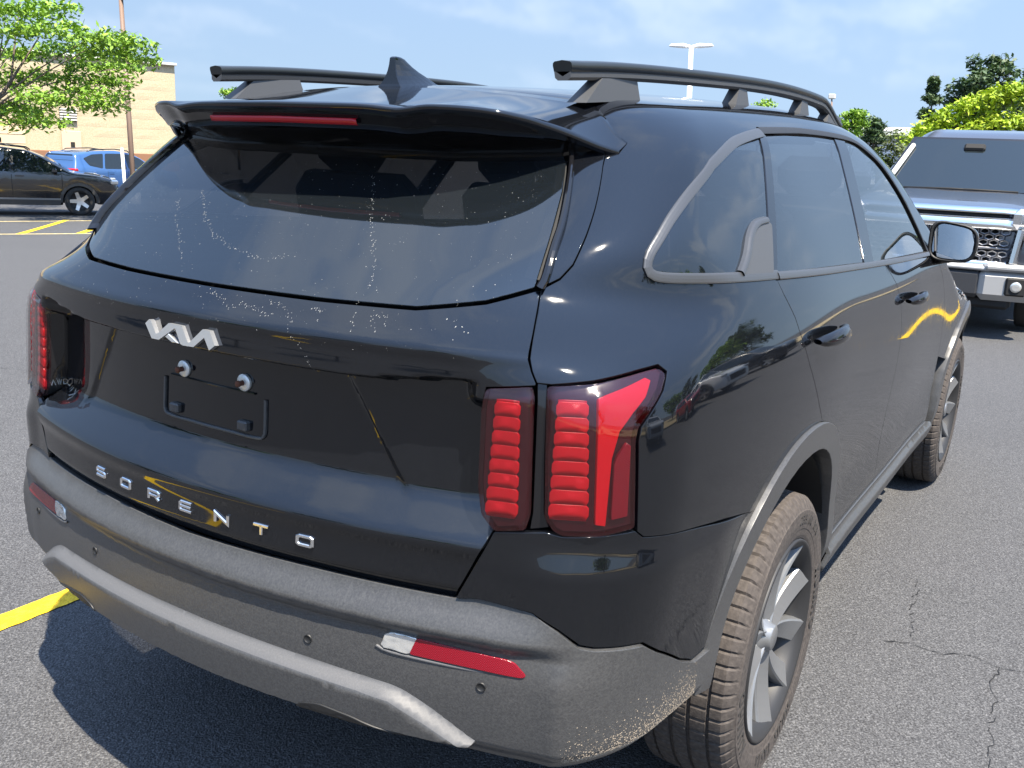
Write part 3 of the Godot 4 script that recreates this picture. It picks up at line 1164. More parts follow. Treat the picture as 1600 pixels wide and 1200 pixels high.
func body_rear(car: Node3D) -> void:
	var right := [[0.0, 1.2395], [.274, 1.240], [.459, 1.243], [.548, 1.259], [.622, 1.285], [.623, 1.238], [.625, 1.186], [.630, 1.168], [.637, 1.150], [.637, 1.146], [.578, 1.136], [.574, 1.10], [.576, .96], [.580, .922], [.596, .892], [.549, .752], [.461, .752], [.336, .755], [.073, .751], [0.0, .751]]
	var poly := right.duplicate()
	for i in range(right.size() - 2, 0, -1):
		poly.append([-right[i][0], right[i][1]])
	var tg := put("tailgate", panel(v2(poly), 0.0085, hatch_off), M.paint, car)
	# window, with the pillars that flank it
	var g := [[0.0, 1.244], [.274, 1.2445], [.455, 1.2475], [.545, 1.264], [.612, 1.288], [.622, 1.36], [.632, 1.45], [.628, 1.50], [.600, 1.530], [.40, 1.535], [0.0, 1.535]]
	var gp := g.duplicate()
	for i in range(g.size() - 2, 0, -1):
		gp.append([-g[i][0], g[i][1]])
	put("rear_window", panel(v2(gp), 0.022, proud(-0.002), 0.001, 0.006), M.tint, tg)
	var pil := [[.630, 1.292], [.651, 1.304], [.671, 1.328], [.692, 1.376], [.711, 1.423], [.738, 1.497], [.756, 1.532], [.735, 1.548], [.66, 1.545], [.650, 1.52], [.653, 1.46], [.648, 1.40], [.640, 1.36]]
	both("tailgate_pillar", panel(v2(pil), 0.014), M.paint, tg)
	# seal behind the window
	both("window_surround", ribbon([[.606, 1.30], [.614, 1.36], [.622, 1.45], [.616, 1.50]], 0.03, 0.001, -0.012, false, 0.02), M.black, tg)
	# emblem
	var k1 := [[-0.112, 1.158], [-0.101, 1.167], [-0.095, 1.165], [-0.080, 1.142], [-0.074, 1.143], [-0.043, 1.167], [-0.005, 1.167], [0.013, 1.139], [0.018, 1.138], [0.054, 1.168], [0.073, 1.168], [0.089, 1.142], [0.074, 1.131], [0.059, 1.153], [0.030, 1.131], [0.000, 1.130], [-0.007, 1.132], [-0.024, 1.160], [-0.070, 1.131], [-0.091, 1.131]]
	var k2 := [[-0.043, 1.147], [-0.012, 1.132], [-0.032, 1.131], [-0.053, 1.1395]]
	put("emblem", plate_on(v2(k1), -0.050, 0.007), M.satin, tg)
	put("emblem", plate_on(v2(k2), -0.050, 0.007), M.satin, tg)
	# model lettering: squared strokes, 24 mm tall
	var glyph := {
		"S": [[[1, 1], [.12, 1], [0, .88], [0, .62], [.12, .5], [.88, .5], [1, .38], [1, .12], [.88, 0], [0, 0]]],
		"O": [[[.15, 0], [.85, 0], [1, .15], [1, .85], [.85, 1], [.15, 1], [0, .85], [0, .15], [.15, 0]]],
		"R": [[[0, 0], [0, 1], [.85, 1], [1, .85], [1, .6], [.85, .45], [0.02, .45]], [[.62, .45], [1, 0]]],
		"E": [[[1, 1], [.1, 1], [0, .88], [0, .12], [.1, 0], [1, 0]], [[0, .5], [.95, .5]]],
		"N": [[[0, 0], [0, 1], [1, 0], [1, 1]]],
		"T": [[[0, 1], [1, 1]], [[.5, 1], [.5, 0]]],
		"A": [[[0, 0], [.5, 1], [1, 0]]],
		"W": [[[0, 1], [.27, 0], [.5, 1], [.73, 0], [1, 1]]],
		"D": [[[0, 0], [0, 1], [.7, 1], [1, .7], [1, .3], [.7, 0], [0, 0]]]}
	var word := "SORENTO"
	for i in 7:
		var cx := (i - 3) * 0.0995 + 0.0065
		var zc := ev(ZC, 0.808) - 0.24 * cx * cx + 0.001
		var yaw := atan2(0.48 * cx, 1.0)
		var xf := Transform3D(Basis(Vector3.UP, yaw) * Basis(Vector3.RIGHT, -0.06), Vector3(cx, 0.7975, zc))
		put("badge_letter", strokes(glyph[word[i]], 0.040, 0.0235, 0.0068, 0.0045, xf), M.chrome, tg)
	word = "AWD"
	for i in 3:
		# on the dark cheek beside the left lamp, reading from the lens inwards
		var p := skin(-0.5762, 0.926, lens_off(0.5762, 0.926, 0) - 0.030 - 0.0135 * i)
		var p2 := skin(-0.5762, 0.926, lens_off(0.5762, 0.926, 0) - 0.060 - 0.0135 * i)
		var dx := (p2 - p).normalized()
		var bz := dx.cross(Vector3.UP).normalized()
		if bz.x < 0:
			bz = -bz
		put("badge_letter", strokes(glyph[word[i]], 0.0115, 0.014, 0.0026, 0.004, Transform3D(Basis(dx, Vector3.UP, bz), p)), M.chrome, tg)
	# dried water runs on the window and below it
	var rng := RandomNumberGenerator.new()
	rng.seed = 15
	var st := SurfaceTool.new()
	st.begin(Mesh.PRIMITIVE_TRIANGLES)
	st.set_smooth_group(-1)
	for d in [[[.181, 1.459], [.220, 1.414], [.263, 1.364], [.290, 1.337], [.320, 1.307], [.344, 1.277], [.347, 1.256], [.346, 1.243]], [[-.332, 1.381], [-.277, 1.344], [-.209, 1.310], [-.140, 1.273]], [[-.273, 1.406], [-.180, 1.351], [-.102, 1.319], [-.034, 1.306], [.025, 1.296], [.082, 1.293], [.128, 1.302]], [[.387, 1.235], [.40, 1.22], [.418, 1.203]], [[.007, 1.232], [.062, 1.224], [.093, 1.211], [.118, 1.219], [.153, 1.215], [.181, 1.210], [.204, 1.209]], [[.166, 1.232], [.212, 1.223], [.249, 1.206], [.259, 1.180], [.295, 1.146], [.307, 1.12]], [[.258, 1.228], [.288, 1.226], [.304, 1.207]], [[.356, 1.227], [.371, 1.213], [.374, 1.199]], [[.394, 1.231], [.416, 1.228], [.429, 1.214]], [[.50, 1.238], [.53, 1.225], [.545, 1.21]]]:
		for i in d.size() - 1:
			var a := Vector2(d[i][0], d[i][1])
			var b := Vector2(d[i + 1][0], d[i + 1][1])
			var n := int(a.distance_to(b) / 0.0022)
			for k in n:
				if rng.randf() < 0.42:
					continue
				var p := a.lerp(b, (k + rng.randf()) / n) + Vector2(rng.randfn(), rng.randfn()) * 0.0022
				var r := rng.randf_range(0.00022, 0.0007)
				var o := -0.002 if p.y > 1.2425 else hatch_off(p.x, p.y)
				o += 0.0007
				var q := [skin(p.x - r, p.y - r, o), skin(p.x + r, p.y - r * 0.6, o), skin(p.x + r * 0.8, p.y + r * 1.6, o), skin(p.x - r * 0.9, p.y + r, o)]
				for m in [0, 2, 1, 0, 3, 2]:
					st.add_vertex(q[m])
	# a thin scatter of dust spots over the window and the ledge
	for i in 700:
		var p := Vector2(rng.randf_range(-0.58, 0.58), rng.randf_range(1.17, 1.48))
		if absf(p.y - 1.2415) < 0.004:
			continue
		var r := 0.0002 + 0.0004 * pow(rng.randf(), 4.0)
		var o := (-0.002 if p.y > 1.2425 else hatch_off(p.x, p.y)) + 0.0006
		var q := [skin(p.x - r, p.y - r, o), skin(p.x + r, p.y - r, o), skin(p.x + r, p.y + r, o), skin(p.x - r, p.y + r, o)]
		for m in [0, 2, 1, 0, 3, 2]:
			st.add_vertex(q[m])
	st.generate_normals()
	put("water_marks", st.commit(), M.scale, tg).set_meta("kind", "stuff")
	# plate fixings
	for x in [-0.083, 0.091]:
		var z: float = ev(ZC, 1.061) - 0.24 * x * x - 0.0625
		var xf := Transform3D(Basis(Vector3.UP, -PI / 2), Vector3(x, 1.061, z))
		var w := put("plate_washer", lathe_x([[-.006, .0], [-.006, .0165], [.002, .0175], [.0035, .0165], [.0045, .007], [.0045, 0]], 24), M.washer, tg, xf)
		put("rusty_screw", lathe_x([[0, .0], [0.003, .0055], [.013, .005], [.014, .0065], [.019, .006], [.020, 0]], 10), M.rust, w)
	put("plate_frame", ribbon([[-.146, 1.035], [-.147, .985], [-.146, .966], [-.138, .958], [-.06, .957], [.06, .957], [.137, .958], [.146, .966], [.147, .985], [.146, 1.035]], 0.006, 0.005, -0.065, false, 0.006), M.clad, tg)
	put("plate_shelf", ribbon([[-.125, 1.043], [0.0, 1.043], [.119, 1.043]], 0.004, 0.004, -0.065, false, 0.01), M.gloss, tg)
	for x in [-0.108, 0.093]:
		var z: float = ev(ZC, 0.975) - 0.24 * x * x - 0.066
		put("plate_clip", cbox(Vector3(x, 0.976, z + 0.004), Vector3(0.027, 0.020, 0.016), 0.003), M.clad, tg)

# flat lettering plate: polygon in (x, y) bent onto the tail at depth off
func plate_on(poly: PackedVector2Array, _z: float, th: float) -> ArrayMesh:
	var st := SurfaceTool.new()
	st.begin(Mesh.PRIMITIVE_TRIANGLES)
	if Geometry2D.is_polygon_clockwise(poly):
		poly.reverse()
	var c := 1.149
	var lean := 0.10
	var xf := Transform3D(Basis(Vector3.RIGHT, -lean), Vector3(0, c, ev(ZC, c) + 0.001))
	var q := PackedVector2Array()
	for p in poly:
		q.append(Vector2(p.x, p.y - c))
	prism_into(st, q, -0.012, th, 0.0012, xf)
	st.generate_normals()
	st.index()
	return st.commit()

# lettering made of mitred strokes in a w x h cell, centred on x
func strokes(lines: Array, w: float, h: float, t: float, depth: float, xf: Transform3D) -> ArrayMesh:
	var st := SurfaceTool.new()
	st.begin(Mesh.PRIMITIVE_TRIANGLES)
	for ln in lines:
		var pl := PackedVector2Array()
		for p in ln:
			pl.append(Vector2((p[0] - 0.5) * (w - t), (p[1]) * (h - t) + t / 2))
		var n := pl.size()
		var closed := pl[0].distance_to(pl[n - 1]) < 1e-5
		var L := []
		var R := []
		for i in n:
			var d0 := (pl[i] - pl[i - 1]).normalized() if i > 0 else ((pl[0] - pl[n - 2]).normalized() if closed else (pl[1] - pl[0]).normalized())
			var d1 := (pl[i + 1] - pl[i]).normalized() if i < n - 1 else ((pl[1] - pl[0]).normalized() if closed else d0)
			var m := Vector2(-(d0 + d1).y, (d0 + d1).x).normalized()
			var k := minf(1.0 / maxf(0.35, m.dot(Vector2(-d0.y, d0.x))), 2.2)
			L.append(pl[i] + m * t / 2 * k)
			R.append(pl[i] - m * t / 2 * k)
			if not closed and (i == 0 or i == n - 1):
				var e := (d0 if i > 0 else -d1) * t * 0.12
				L[-1] += e
				R[-1] += e
		var rows := []
		for i in n:
			var a: Vector2 = L[i]
			var b: Vector2 = R[i]
			var m1 := a.lerp(b, 0.22)
			var m2 := a.lerp(b, 0.78)
			rows.append([xf * Vector3(a.x, a.y, -0.006), xf * Vector3(a.x, a.y, depth * 0.55), xf * Vector3(m1.x, m1.y, depth), xf * Vector3(m2.x, m2.y, depth), xf * Vector3(b.x, b.y, depth * 0.55), xf * Vector3(b.x, b.y, -0.006)])
		sheet_into(st, rows, false)
		if not closed:
			for r in [rows[0], rows[n - 1]]:
				for k in [[0, 1, 5], [1, 4, 5], [1, 2, 4], [2, 3, 4]]:
					for j in k:
						st.add_vertex(r[j])
	st.generate_normals()
	st.index()
	return st.commit()

func lamps(car: Node3D) -> void:
	var hp := [[.5775, 1.134], [.634, 1.144], [.637, 1.128], [.640, .929], [.636, .903], [.598, .894], [.581, .920], [.575, .97], [.574, 1.10]]
	var bp := [[.649, 1.146], [.705, 1.152], [.766, 1.166], [.795, 1.171], [.804, 1.162], [.794, 1.136], [.761, 1.082], [.758, 1.060], [.764, .909], [.729, .901], [.677, .899], [.667, .906], [.656, .928], [.652, 1.024]]
	for s in [1, -1]:
		for w in 2:
			var pts: Array = hp if w == 0 else bp
			var lens_m := panel(soften(v2(pts), 0.006), 0.010, func(u: float, y: float) -> float: return lens_off(u, y, w), 0.001, 0.024)
			var wall := panel(v2(pts), 0.012, func(u: float, y: float) -> float: return lens_off(u, y, w) - 0.020, 0.0015, 0.065, never, true)
			var house := panel(v2(pts), 0.014, func(u: float, y: float) -> float: return lens_off(u, y, w) - 0.016, 0.0035, 0.0)
			var lamp := Node3D.new()
			lamp.name = "tail_lamp"
			car.add_child(lamp, true)
			put("lens", lens_m if s == 1 else mirrored(lens_m), M.lens, lamp)
			put("housing", house if s == 1 else mirrored(house), M.lamp_dark, lamp)
			put("lamp_wall", wall if s == 1 else mirrored(wall), M.gloss, lamp)
			# eight lit-looking red blocks in a column
			for k in 8:
				var f := (k + 0.5) / 8.0
				var y := lerpf(1.113, .918, f) if w == 0 else lerpf(1.122, .925, f)
				var hh := 0.0112
				var u0 := lerpf(.5885, .5835, f) if w == 0 else lerpf(.6625, .6600, f)
				var u1 := lerpf(.6180, .6225, f) if w == 0 else lerpf(.6985, .7060, f)
				var pl := [[u0 + .002, y - hh], [u0, y - hh * .6], [u0, y + hh * .5], [u0 + .003, y + hh], [u1 - .003, y + hh], [u1, y + hh * .6], [u1, y - hh * .5], [u1 - .002, y - hh]]
				var bm := panel(v2(pl), 0.008, func(u: float, yy: float) -> float: return lens_off(u, yy, w) - 0.011 + 0.0022 * step01(0.5, 0.38, absf(u - (u0 + u1) / 2) / (u1 - u0)) * step01(1.0, 0.72, absf(yy - y) / hh), 0.0, 0.008)
				put("light_block", bm if s == 1 else mirrored(bm), M.lamp_red, lamp)
			var back := [[.5905, 1.116], [.6165, 1.116], [.6195, .916], [.5855, .916]] if w == 0 else [[.6645, 1.124], [.6965, 1.124], [.7035, .923], [.6620, .923]]
			var bk := panel(v2(back), 0.012, func(u: float, yy: float) -> float: return lens_off(u, yy, w) - 0.0125, 0.0, 0.006)
			put("light_plate", bk if s == 1 else mirrored(bk), M.lamp_deep, lamp)
			if w == 1:
				# bright blade along the corner and the side reflector
				var blade := [[.716, .918], [.727, .914], [.730, 1.03], [.738, 1.075], [.755, 1.105], [.772, 1.128], [.781, 1.152], [.774, 1.156], [.742, 1.142], [.712, 1.130]]
				var bm := panel(v2(blade), 0.010, func(u: float, yy: float) -> float: return lens_off(u, yy, 1) - 0.010, 0.0, 0.008)
				put("corner_blade", bm if s == 1 else mirrored(bm), M.lamp_blade, lamp)
				var rf := [[.735, .925], [.754, .929], [.753, 1.05], [.749, 1.054], [.739, 1.035], [.735, 1.02]]
				var rm := panel(v2(rf), 0.010, func(u: float, yy: float) -> float: return lens_off(u, yy, 1) - 0.008, 0.0, 0.008)
				put("side_reflector", rm if s == 1 else mirrored(rm), M.reflector, lamp)
	# dark filler strip between the two lamps of each side
	both("lamp_divider", panel(v2([[.6385, 1.147], [.6485, 1.148], [.6505, 1.02], [.654, .93], [.660, .908], [.640, .902], [.6425, .93], [.640, 1.12]]), 0.008, proud(-0.010), 0.0, 0.03), M.gloss, car)

func lens_off(u: float, y: float, w: int) -> float:
	u = absf(u)
	# pillow-shaped lens: middle of each lamp stands proud, outer lamp folds round a corner
	if w == 0:
		return 0.004 - 0.010 * step01(.632, .641, u) - 0.004 * step01(1.120, 1.14, y)
	return 0.004 + 0.007 * exp(-absf(u - .712) / 0.012) * step01(1.16, 1.12, y) - 0.007 * step01(.658, .650, u) - 0.004 * step01(1.128, 1.15, y) * step01(.74, .70, u)

func bumper(car: Node3D) -> void:
	# painted corners under the lamps
	var pc := [[.597, .891], [.6365, .8985], [.658, .902], [.678, .896], [.729, .898], [.766, .902], [.778, .888], [.838, .876], [.952, .850], [1.06, .828]]
	pc.append_array(arc_pts(AX_R, .515, .545, 180 - arch_deg(.545, .812), 180 - arch_deg(.545, .57), 8))
	pc.append_array([[.925, .568], [.885, .592], [.821, .651], [.790, .684], [.724, .695], [.705, .702], [.678, .732], [.648, .757], [.579, .764], [.552, .757]])
	both("bumper_corner", panel(v2(pc), 0.016, func(u: float, y: float) -> float: return 0.012 * step01(.88, .82, y) * step01(1.10, .95, u) * step01(.60, .68, u)), M.paint, car)
	# grey cladding across the back
	var r := [[0.0, .752], [.30, .756], [.549, .756], [.579, .762], [.648, .755], [.678, .730], [.705, .700], [.724, .693], [.790, .682], [.821, .649], [.885, .590], [.925, .566]]
	var e := arc_pts(AX_R, .505, .545, 180 - arch_deg(.545, .565), 180 - arch_deg(.545, .48), 5)
	r.append_array(e)
	r.append_array([[.93, .462], [.80, .455], [.69, .452], [.60, .452], [0.0, .455]])
	var p := r.duplicate()
	for i in range(r.size() - 2, 0, -1):
		p.append([-r[i][0], r[i][1]])
	var b := put("rear_bumper", panel(v2(p), 0.015, bump_off, 0.001, 0.03), M.clad, car)
	# under-run trim: a bright chamfer on top, grey face below
	var t := []
	for i in 13:
		var u := i / 12.0 * 0.590
		t.append(trim_low(u))
	t.append_array([[.578, .466], [.560, .460], [.45, .455], [.25, .458], [0.0, .460]])
	var tp := t.duplicate()
	for i in range(t.size() - 2, 0, -1):
		tp.append([-t[i][0], t[i][1]])
	put("lower_trim", panel(v2(tp), 0.012, trim_off, 0.0, 0.03), M.clad, b)
	var cp := []
	for i in range(12, -13, -1):
		cp.append([i / 12.0 * 0.590, trim_top(absf(i / 12.0 * 0.590))])
	for i in range(-12, 13):
		var lw := trim_low(absf(i / 12.0 * 0.590))
		cp.append([lw[0] * signf(i), lw[1] + 0.0003])
	put("trim_chamfer", panel(v2(cp), 0.007, trim_off, 0.0, 0.03), M.clad_silver, b)
	# dark tow-hook covers under the trim
	both("tow_cover", panel(soften(v2([[.30, .470], [.315, .498], [.36, .508], [.43, .500], [.50, .482], [.505, .470]]), 0.012), 0.012, func(u: float, y: float) -> float: return trim_off(u, y) + 0.003, 0.0, 0.01), M.rubber_seal, b)
	# reflectors with a clear reversing section
	both("reflector", panel(soften(v2([[.502, .6435], [.510, .674], [.622, .667], [.631, .664], [.645, .645], [.641, .641]]), 0.004), 0.010, func(u: float, y: float) -> float: return bump_off(u, y) + 0.003, 0.0, 0.01), M.reflector, b)
	both("reversing_lamp", panel(soften(v2([[.464, .648], [.471, .672], [.480, .6755], [.509, .674], [.501, .6435], [.470, .645]]), 0.004), 0.008, func(u: float, y: float) -> float: return bump_off(u, y) + 0.003 + 0.001 * sin(u * 900.0), 0.0, 0.01), M.clear_lamp, b)
	both("reflector_lip", ribbon([[.458, .645], [.47, .639], [.50, .637], [.58, .636], [.648, .638], [.652, .642]], 0.005, 0.006, 0.005, false, 0.01), M.clad_silver, b)
	var rng := RandomNumberGenerator.new()
	rng.seed = 28
	var dt := SurfaceTool.new()
	dt.begin(Mesh.PRIMITIVE_TRIANGLES)
	dt.set_smooth_group(-1)
	for i in 4200:
		var fu := pow(rng.randf(), 0.7)
		var pt := Vector2(lerpf(.69, .935, fu), .460 + absf(rng.randfn()) * 0.035 + 0.02 * rng.randf() * fu)
		if pt.y > .585 - (pt.x - .69) * 0.05:
			continue
		var rr := 0.0003 + 0.0008 * pow(rng.randf(), 3.0)
		for s in [1.0, -1.0]:
			var o := bump_off(pt.x, pt.y) + 0.0006
			var q := [skin(s * (pt.x - rr), pt.y - rr, o), skin(s * (pt.x + rr * 0.7), pt.y - rr, o), skin(s * (pt.x + rr), pt.y + rr * 1.2, o), skin(s * (pt.x - rr * 0.8), pt.y + rr, o)]
			for m in [0, 2, 1, 0, 3, 2]:
				dt.add_vertex(q[m])
	dt.generate_normals()
	put("road_dirt", dt.commit(), M.dirt, b).set_meta("kind", "stuff")
	for q in [[.321, .622], [.593, .609]]:
		for s in [-1.0, 1.0]:
			var c := skin(s * q[0], q[1], bump_off(q[0], q[1]))
			var c2 := skin(s * q[0] + 0.01, q[1], bump_off(q[0] + 0.01 * s, q[1]))
			var dx := (c2 - c).normalized()
			var nz := dx.cross(Vector3.UP).normalized()
			var xf := Transform3D(Basis(nz, Vector3.UP, -dx), c)
			put("parking_sensor", lathe_x([[-.004, .0088], [.0022, .0088], [.0026, .0078], [.0014, .0068], [.0011, .0066], [.0011, 0]], 20), M.rubber_seal, b, xf)

func side_glass(car: Node3D) -> void:
	both("quarter_window", panel(soften(v2([[.813, 1.335], [.829, 1.359], [.890, 1.410], [.985, 1.456], [1.141, 1.502], [1.322, 1.553], [1.45, 1.574], [1.560, 1.586], [1.275, 1.290], [1.076, 1.299], [.912, 1.306], [.836, 1.311], [.816, 1.320]]), 0.01), 0.03, proud(-0.004), 0.0, 0.004), M.tint, car)
	both("rear_door_window", panel(soften(v2([[1.600, 1.583], [2.325, 1.601], [2.150, 1.252], [1.305, 1.290]]), 0.01), 0.04, proud(-0.004), 0.0, 0.004), M.tint, car)
	both("front_door_window", panel(soften(v2([[2.430, 1.600], [2.640, 1.574], [2.84, 1.50], [3.00, 1.385], [3.12, 1.225], [2.250, 1.246]]), 0.01), 0.04, proud(-0.004), 0.0, 0.004), M.glass, car)
	both("window_pillar", panel(v2([[1.262, 1.287], [1.312, 1.287], [1.604, 1.590], [1.552, 1.588]]), 0.014, proud(-0.001), 0.0, 0.006), M.gloss, car)
	both("window_pillar", panel(v2([[2.142, 1.250], [2.258, 1.246], [2.440, 1.606], [2.325, 1.606]]), 0.016, proud(-0.001), 0.0, 0.006), M.gloss, car)
	# satin window surround
	both("window_trim", ribbon([[1.307, 1.285], [1.20, 1.290], [1.076, 1.296], [.912, 1.303], [.833, 1.308], [.812, 1.3165], [.808, 1.334], [.825, 1.361], [.886, 1.412], [.983, 1.458], [1.141, 1.504], [1.322, 1.554], [1.45, 1.574], [1.575, 1.588]], 0.019, 0.004, 0.0, false, 0.012), M.trim, car)
	both("window_trim", ribbon([[1.575, 1.592], [1.80, 1.602], [1.985, 1.608], [2.33, 1.610], [2.559, 1.602], [2.70, 1.572], [2.85, 1.52], [3.00, 1.425], [3.09, 1.32], [3.15, 1.225]], 0.016, 0.004), M.rubber_seal, car)
	both("belt_trim", ribbon([[1.300, 1.283], [1.80, 1.258], [2.326, 1.236], [2.8, 1.221], [3.16, 1.214]], 0.016, 0.006), M.trim, car)
	both("pillar_fin", panel(soften(v2([[1.105, 1.300], [1.17, 1.330], [1.225, 1.368], [1.270, 1.388], [1.335, 1.393], [1.365, 1.388], [1.278, 1.291]]), 0.01), 0.012, proud(0.004), 0.0, 0.008), M.rail_side, car)
	both("pillar_fin_edge", ribbon([[1.105, 1.302], [1.165, 1.330], [1.222, 1.370], [1.275, 1.391], [1.345, 1.397]], 0.012, 0.008), M.trim, car)

func car_inside(car: Node3D) -> void:
	# dark inner shell behind the panels
	var st := SurfaceTool.new()
	st.begin(Mesh.PRIMITIVE_TRIANGLES)
	st.set_smooth_group(-1)
	for s in [1.0, -1.0]:
		var n := 120
		for i in n:
			for j in 10:
				var u0 := 5.5 * i / n
				var u1 := 5.5 * (i + 1) / n
				var y0 := 0.50 + 0.072 * j
				var y1 := y0 + 0.072
				var um := (u0 + u1) / 2
				var ym := (y0 + y1) / 2
				if Vector2(um - AX_R, ym - AY).length() < 0.53 or Vector2(um - AX_F, ym - AY).length() < 0.53:
					continue
				if um > 3.4 and y1 > 0.93:
					continue
				var d := -0.085 if um < 0.75 else -0.045
				var q := [skin(s * u0, y0, d), skin(s * u1, y0, d), skin(s * u1, y1, d), skin(s * u0, y1, d)]
				for k in [0, 1, 2, 0, 2, 3]:
					st.add_vertex(q[k])
	st.generate_normals()
	put("inner_shell", st.commit(), M.black, car)
	put("underbody", cbox(Vector3(0, 0.42, -2.4), Vector3(1.20, 0.14, 4.2), 0.02), M.black, car)
	put("floor_pan", cbox(Vector3(0, 0.40, -2.46), Vector3(1.72, 0.12, 1.76), 0.02), M.black, car)
	for s in [-1.0, 1.0]:
		for a in [[-1.055, AX_R], [-3.87, AX_F]]:
			var rows := []
			for i in 19:
				var t := deg_to_rad(12 + 156.0 * i / 18)
				rows.append([Vector3(s * 0.55, AY + 0.47 * sin(t), a[0] - 0.455 * cos(t)), Vector3(s * 0.90, AY + 0.47 * sin(t), a[0] - 0.455 * cos(t))])
			put("wheel_well", sheet(rows), M.black, car)
			put("well_wall", cbox(Vector3(s * 0.55, 0.6, a[0]), Vector3(0.02, 0.62, 0.98), 0.004), M.black, car)
	# cabin
	put("cargo_floor", cbox(Vector3(0, 0.78, -2.0), Vector3(1.45, 0.03, 3.2), 0.01), M.black, car)
	put("headliner", cbox(Vector3(0, 1.60, -1.60), Vector3(1.00, 0.02, 1.7), 0.008), M.seat, car)
	for row in [[-1.05, [-.36, .36], 0.84], [-1.95, [-.42, 0.0, .42], 0.80], [-2.85, [-.42, .42], 0.80]]:
		for x in row[1]:
			var seat := Node3D.new()
			seat.name = "seat"
			car.add_child(seat, true)
			var tilt := Basis(Vector3.RIGHT, 0.22)
			var yb: float = row[2]
			put("backrest", cbox(Vector3(x, yb + 0.30, row[0] + 0.06), Vector3(0.44 if row[1].size() < 3 else 0.40, 0.62, 0.13), 0.05, tilt), M.seat, seat)
			put("cushion", cbox(Vector3(x, yb + 0.02, row[0] - 0.25), Vector3(0.46 if row[1].size() < 3 else 0.40, 0.13, 0.5), 0.05), M.seat, seat)
			put("headrest", cbox(Vector3(x, yb + 0.68, row[0] + 0.14), Vector3(0.25, 0.15, 0.10), 0.045, tilt), M.seat, seat)
	put("dashboard", cbox(Vector3(0, 1.0, -3.35), Vector3(1.4, 0.30, 0.45), 0.08), M.seat, car)
	var wheel := []
	var rad := []
	for i in 33:
		var t := TAU * i / 32
		wheel.append(Vector3(-0.42 + 0.18 * cos(t), 1.10 + 0.165 * sin(t), -3.05 + 0.06 * sin(t)))
		rad.append(0.015)
	put("steering_wheel", tube(wheel, rad, 8), M.black, car)

func wheels(car: Node3D) -> void:
	var tyre := tyre_mesh()
	var rim := rim_mesh()
	var barrel := lathe_x([[-.115, .232], [-.10, .226], [-.05, .216], [.05, .218], [.080, .226], [.092, .236], [.101, .2475], [.1035, .2515], [.1015, .2555], [.092, .257]], 72)
	var hub := lathe_x([[.084, .0], [.0845, .028], [.082, .032], [.072, .034], [.060, .050], [.034, .066], [.0, .075]], 32)
	var rotor := lathe_x([[-.02, .06], [-.02, .155], [-.045, .155], [-.045, .06]], 40, false)
	var lug := lathe_x([[.0, .011], [.012, .011], [.016, .008], [.016, 0]], 6, false)
	var letters := sidewall_letters()
	var spin := [0.35, 0.1, 0.5, 0.9]
	var i := 0
	for z in [-1.055, -3.87]:
		for s in [1.0, -1.0]:
			var w := Node3D.new()
			w.name = "wheel"
			car.add_child(w, true)
			var b := Basis(Vector3.UP, 0.0 if s > 0 else PI) * Basis(Vector3.RIGHT, spin[i])
			w.transform = Transform3D(b, Vector3(s * 0.815, 0.369, z))
			put("tyre", tyre, M.tyre, w)
			put("tyre_lettering", letters, M.tyre_letter, w)
			put("rim_barrel", barrel, M.rim_in, w, Transform3D(Basis.IDENTITY, Vector3(0.014, 0, 0)))
			put("rim_spokes", rim, M.rim, w, Transform3D(Basis.IDENTITY, Vector3(0.014, 0, 0)))
			put("hub_cap", hub, M.rim, w, Transform3D(Basis.IDENTITY, Vector3(0.014, 0, 0)))
			put("brake_disc", rotor, M.rotor, w)
			for k in 5:
				var t := TAU * (k + 0.5) / 5
				put("lug_nut", lug, M.chrome, w, Transform3D(Basis.IDENTITY, Vector3(0.060, 0.052 * cos(t), 0.052 * sin(t))))
			i += 1

func tyre_mesh() -> ArrayMesh:
	# cross section from inner bead over the tread to the outer bead; grooves round the tread, sipes across the shoulders
	var prof := [[-.095, .250], [-.108, .262], [-.119, .290], [-.1195, .318], [-.113, .343], [-.104, .357], [-.096, .3645],
		[-.070, .3672], [-.0695, .360], [-.062, .360], [-.0615, .3675],
		[-.026, .369], [-.0255, .3615], [-.016, .3615], [-.0155, .369],
		[.0155, .369], [.016, .3615], [.0255, .3615], [.026, .369],
		[.0615, .3675], [.062, .360], [.0695, .360], [.070, .3672],
		[.096, .3645], [.104, .357], [.113, .343], [.1175, .332], [.1195, .330], [.1198, .318], [.1195, .300], [.1175, .283], [.1165, .281], [.1145, .266], [.112, .258], [.104, .253]]
	var seg := 420
	var rows := []
	for k in seg + 1:
		var t := TAU * k / seg
		var row := []
		for j in prof.size():
			var x: float = prof[j][0]
			var r: float = prof[j][1]
			var ax := absf(x)
			# lateral sipes: every third step on shoulders, offset pattern on ribs
			if r > 0.355 and ax > 0.068:
				if (k % 6) == 0:
					r -= 0.005
			elif r > 0.366 and ax < 0.068 and (k % 6) == (2 if x > 0 else 4):
				r -= 0.003
			if r > 0.335 and r < 0.358 and ax > 0.10 and (k % 6) == 0:
				x -= signf(x) * 0.002
			row.append(Vector3(x, r * cos(t), r * sin(t)))
		rows.append(row)
	return sheet(rows, false)

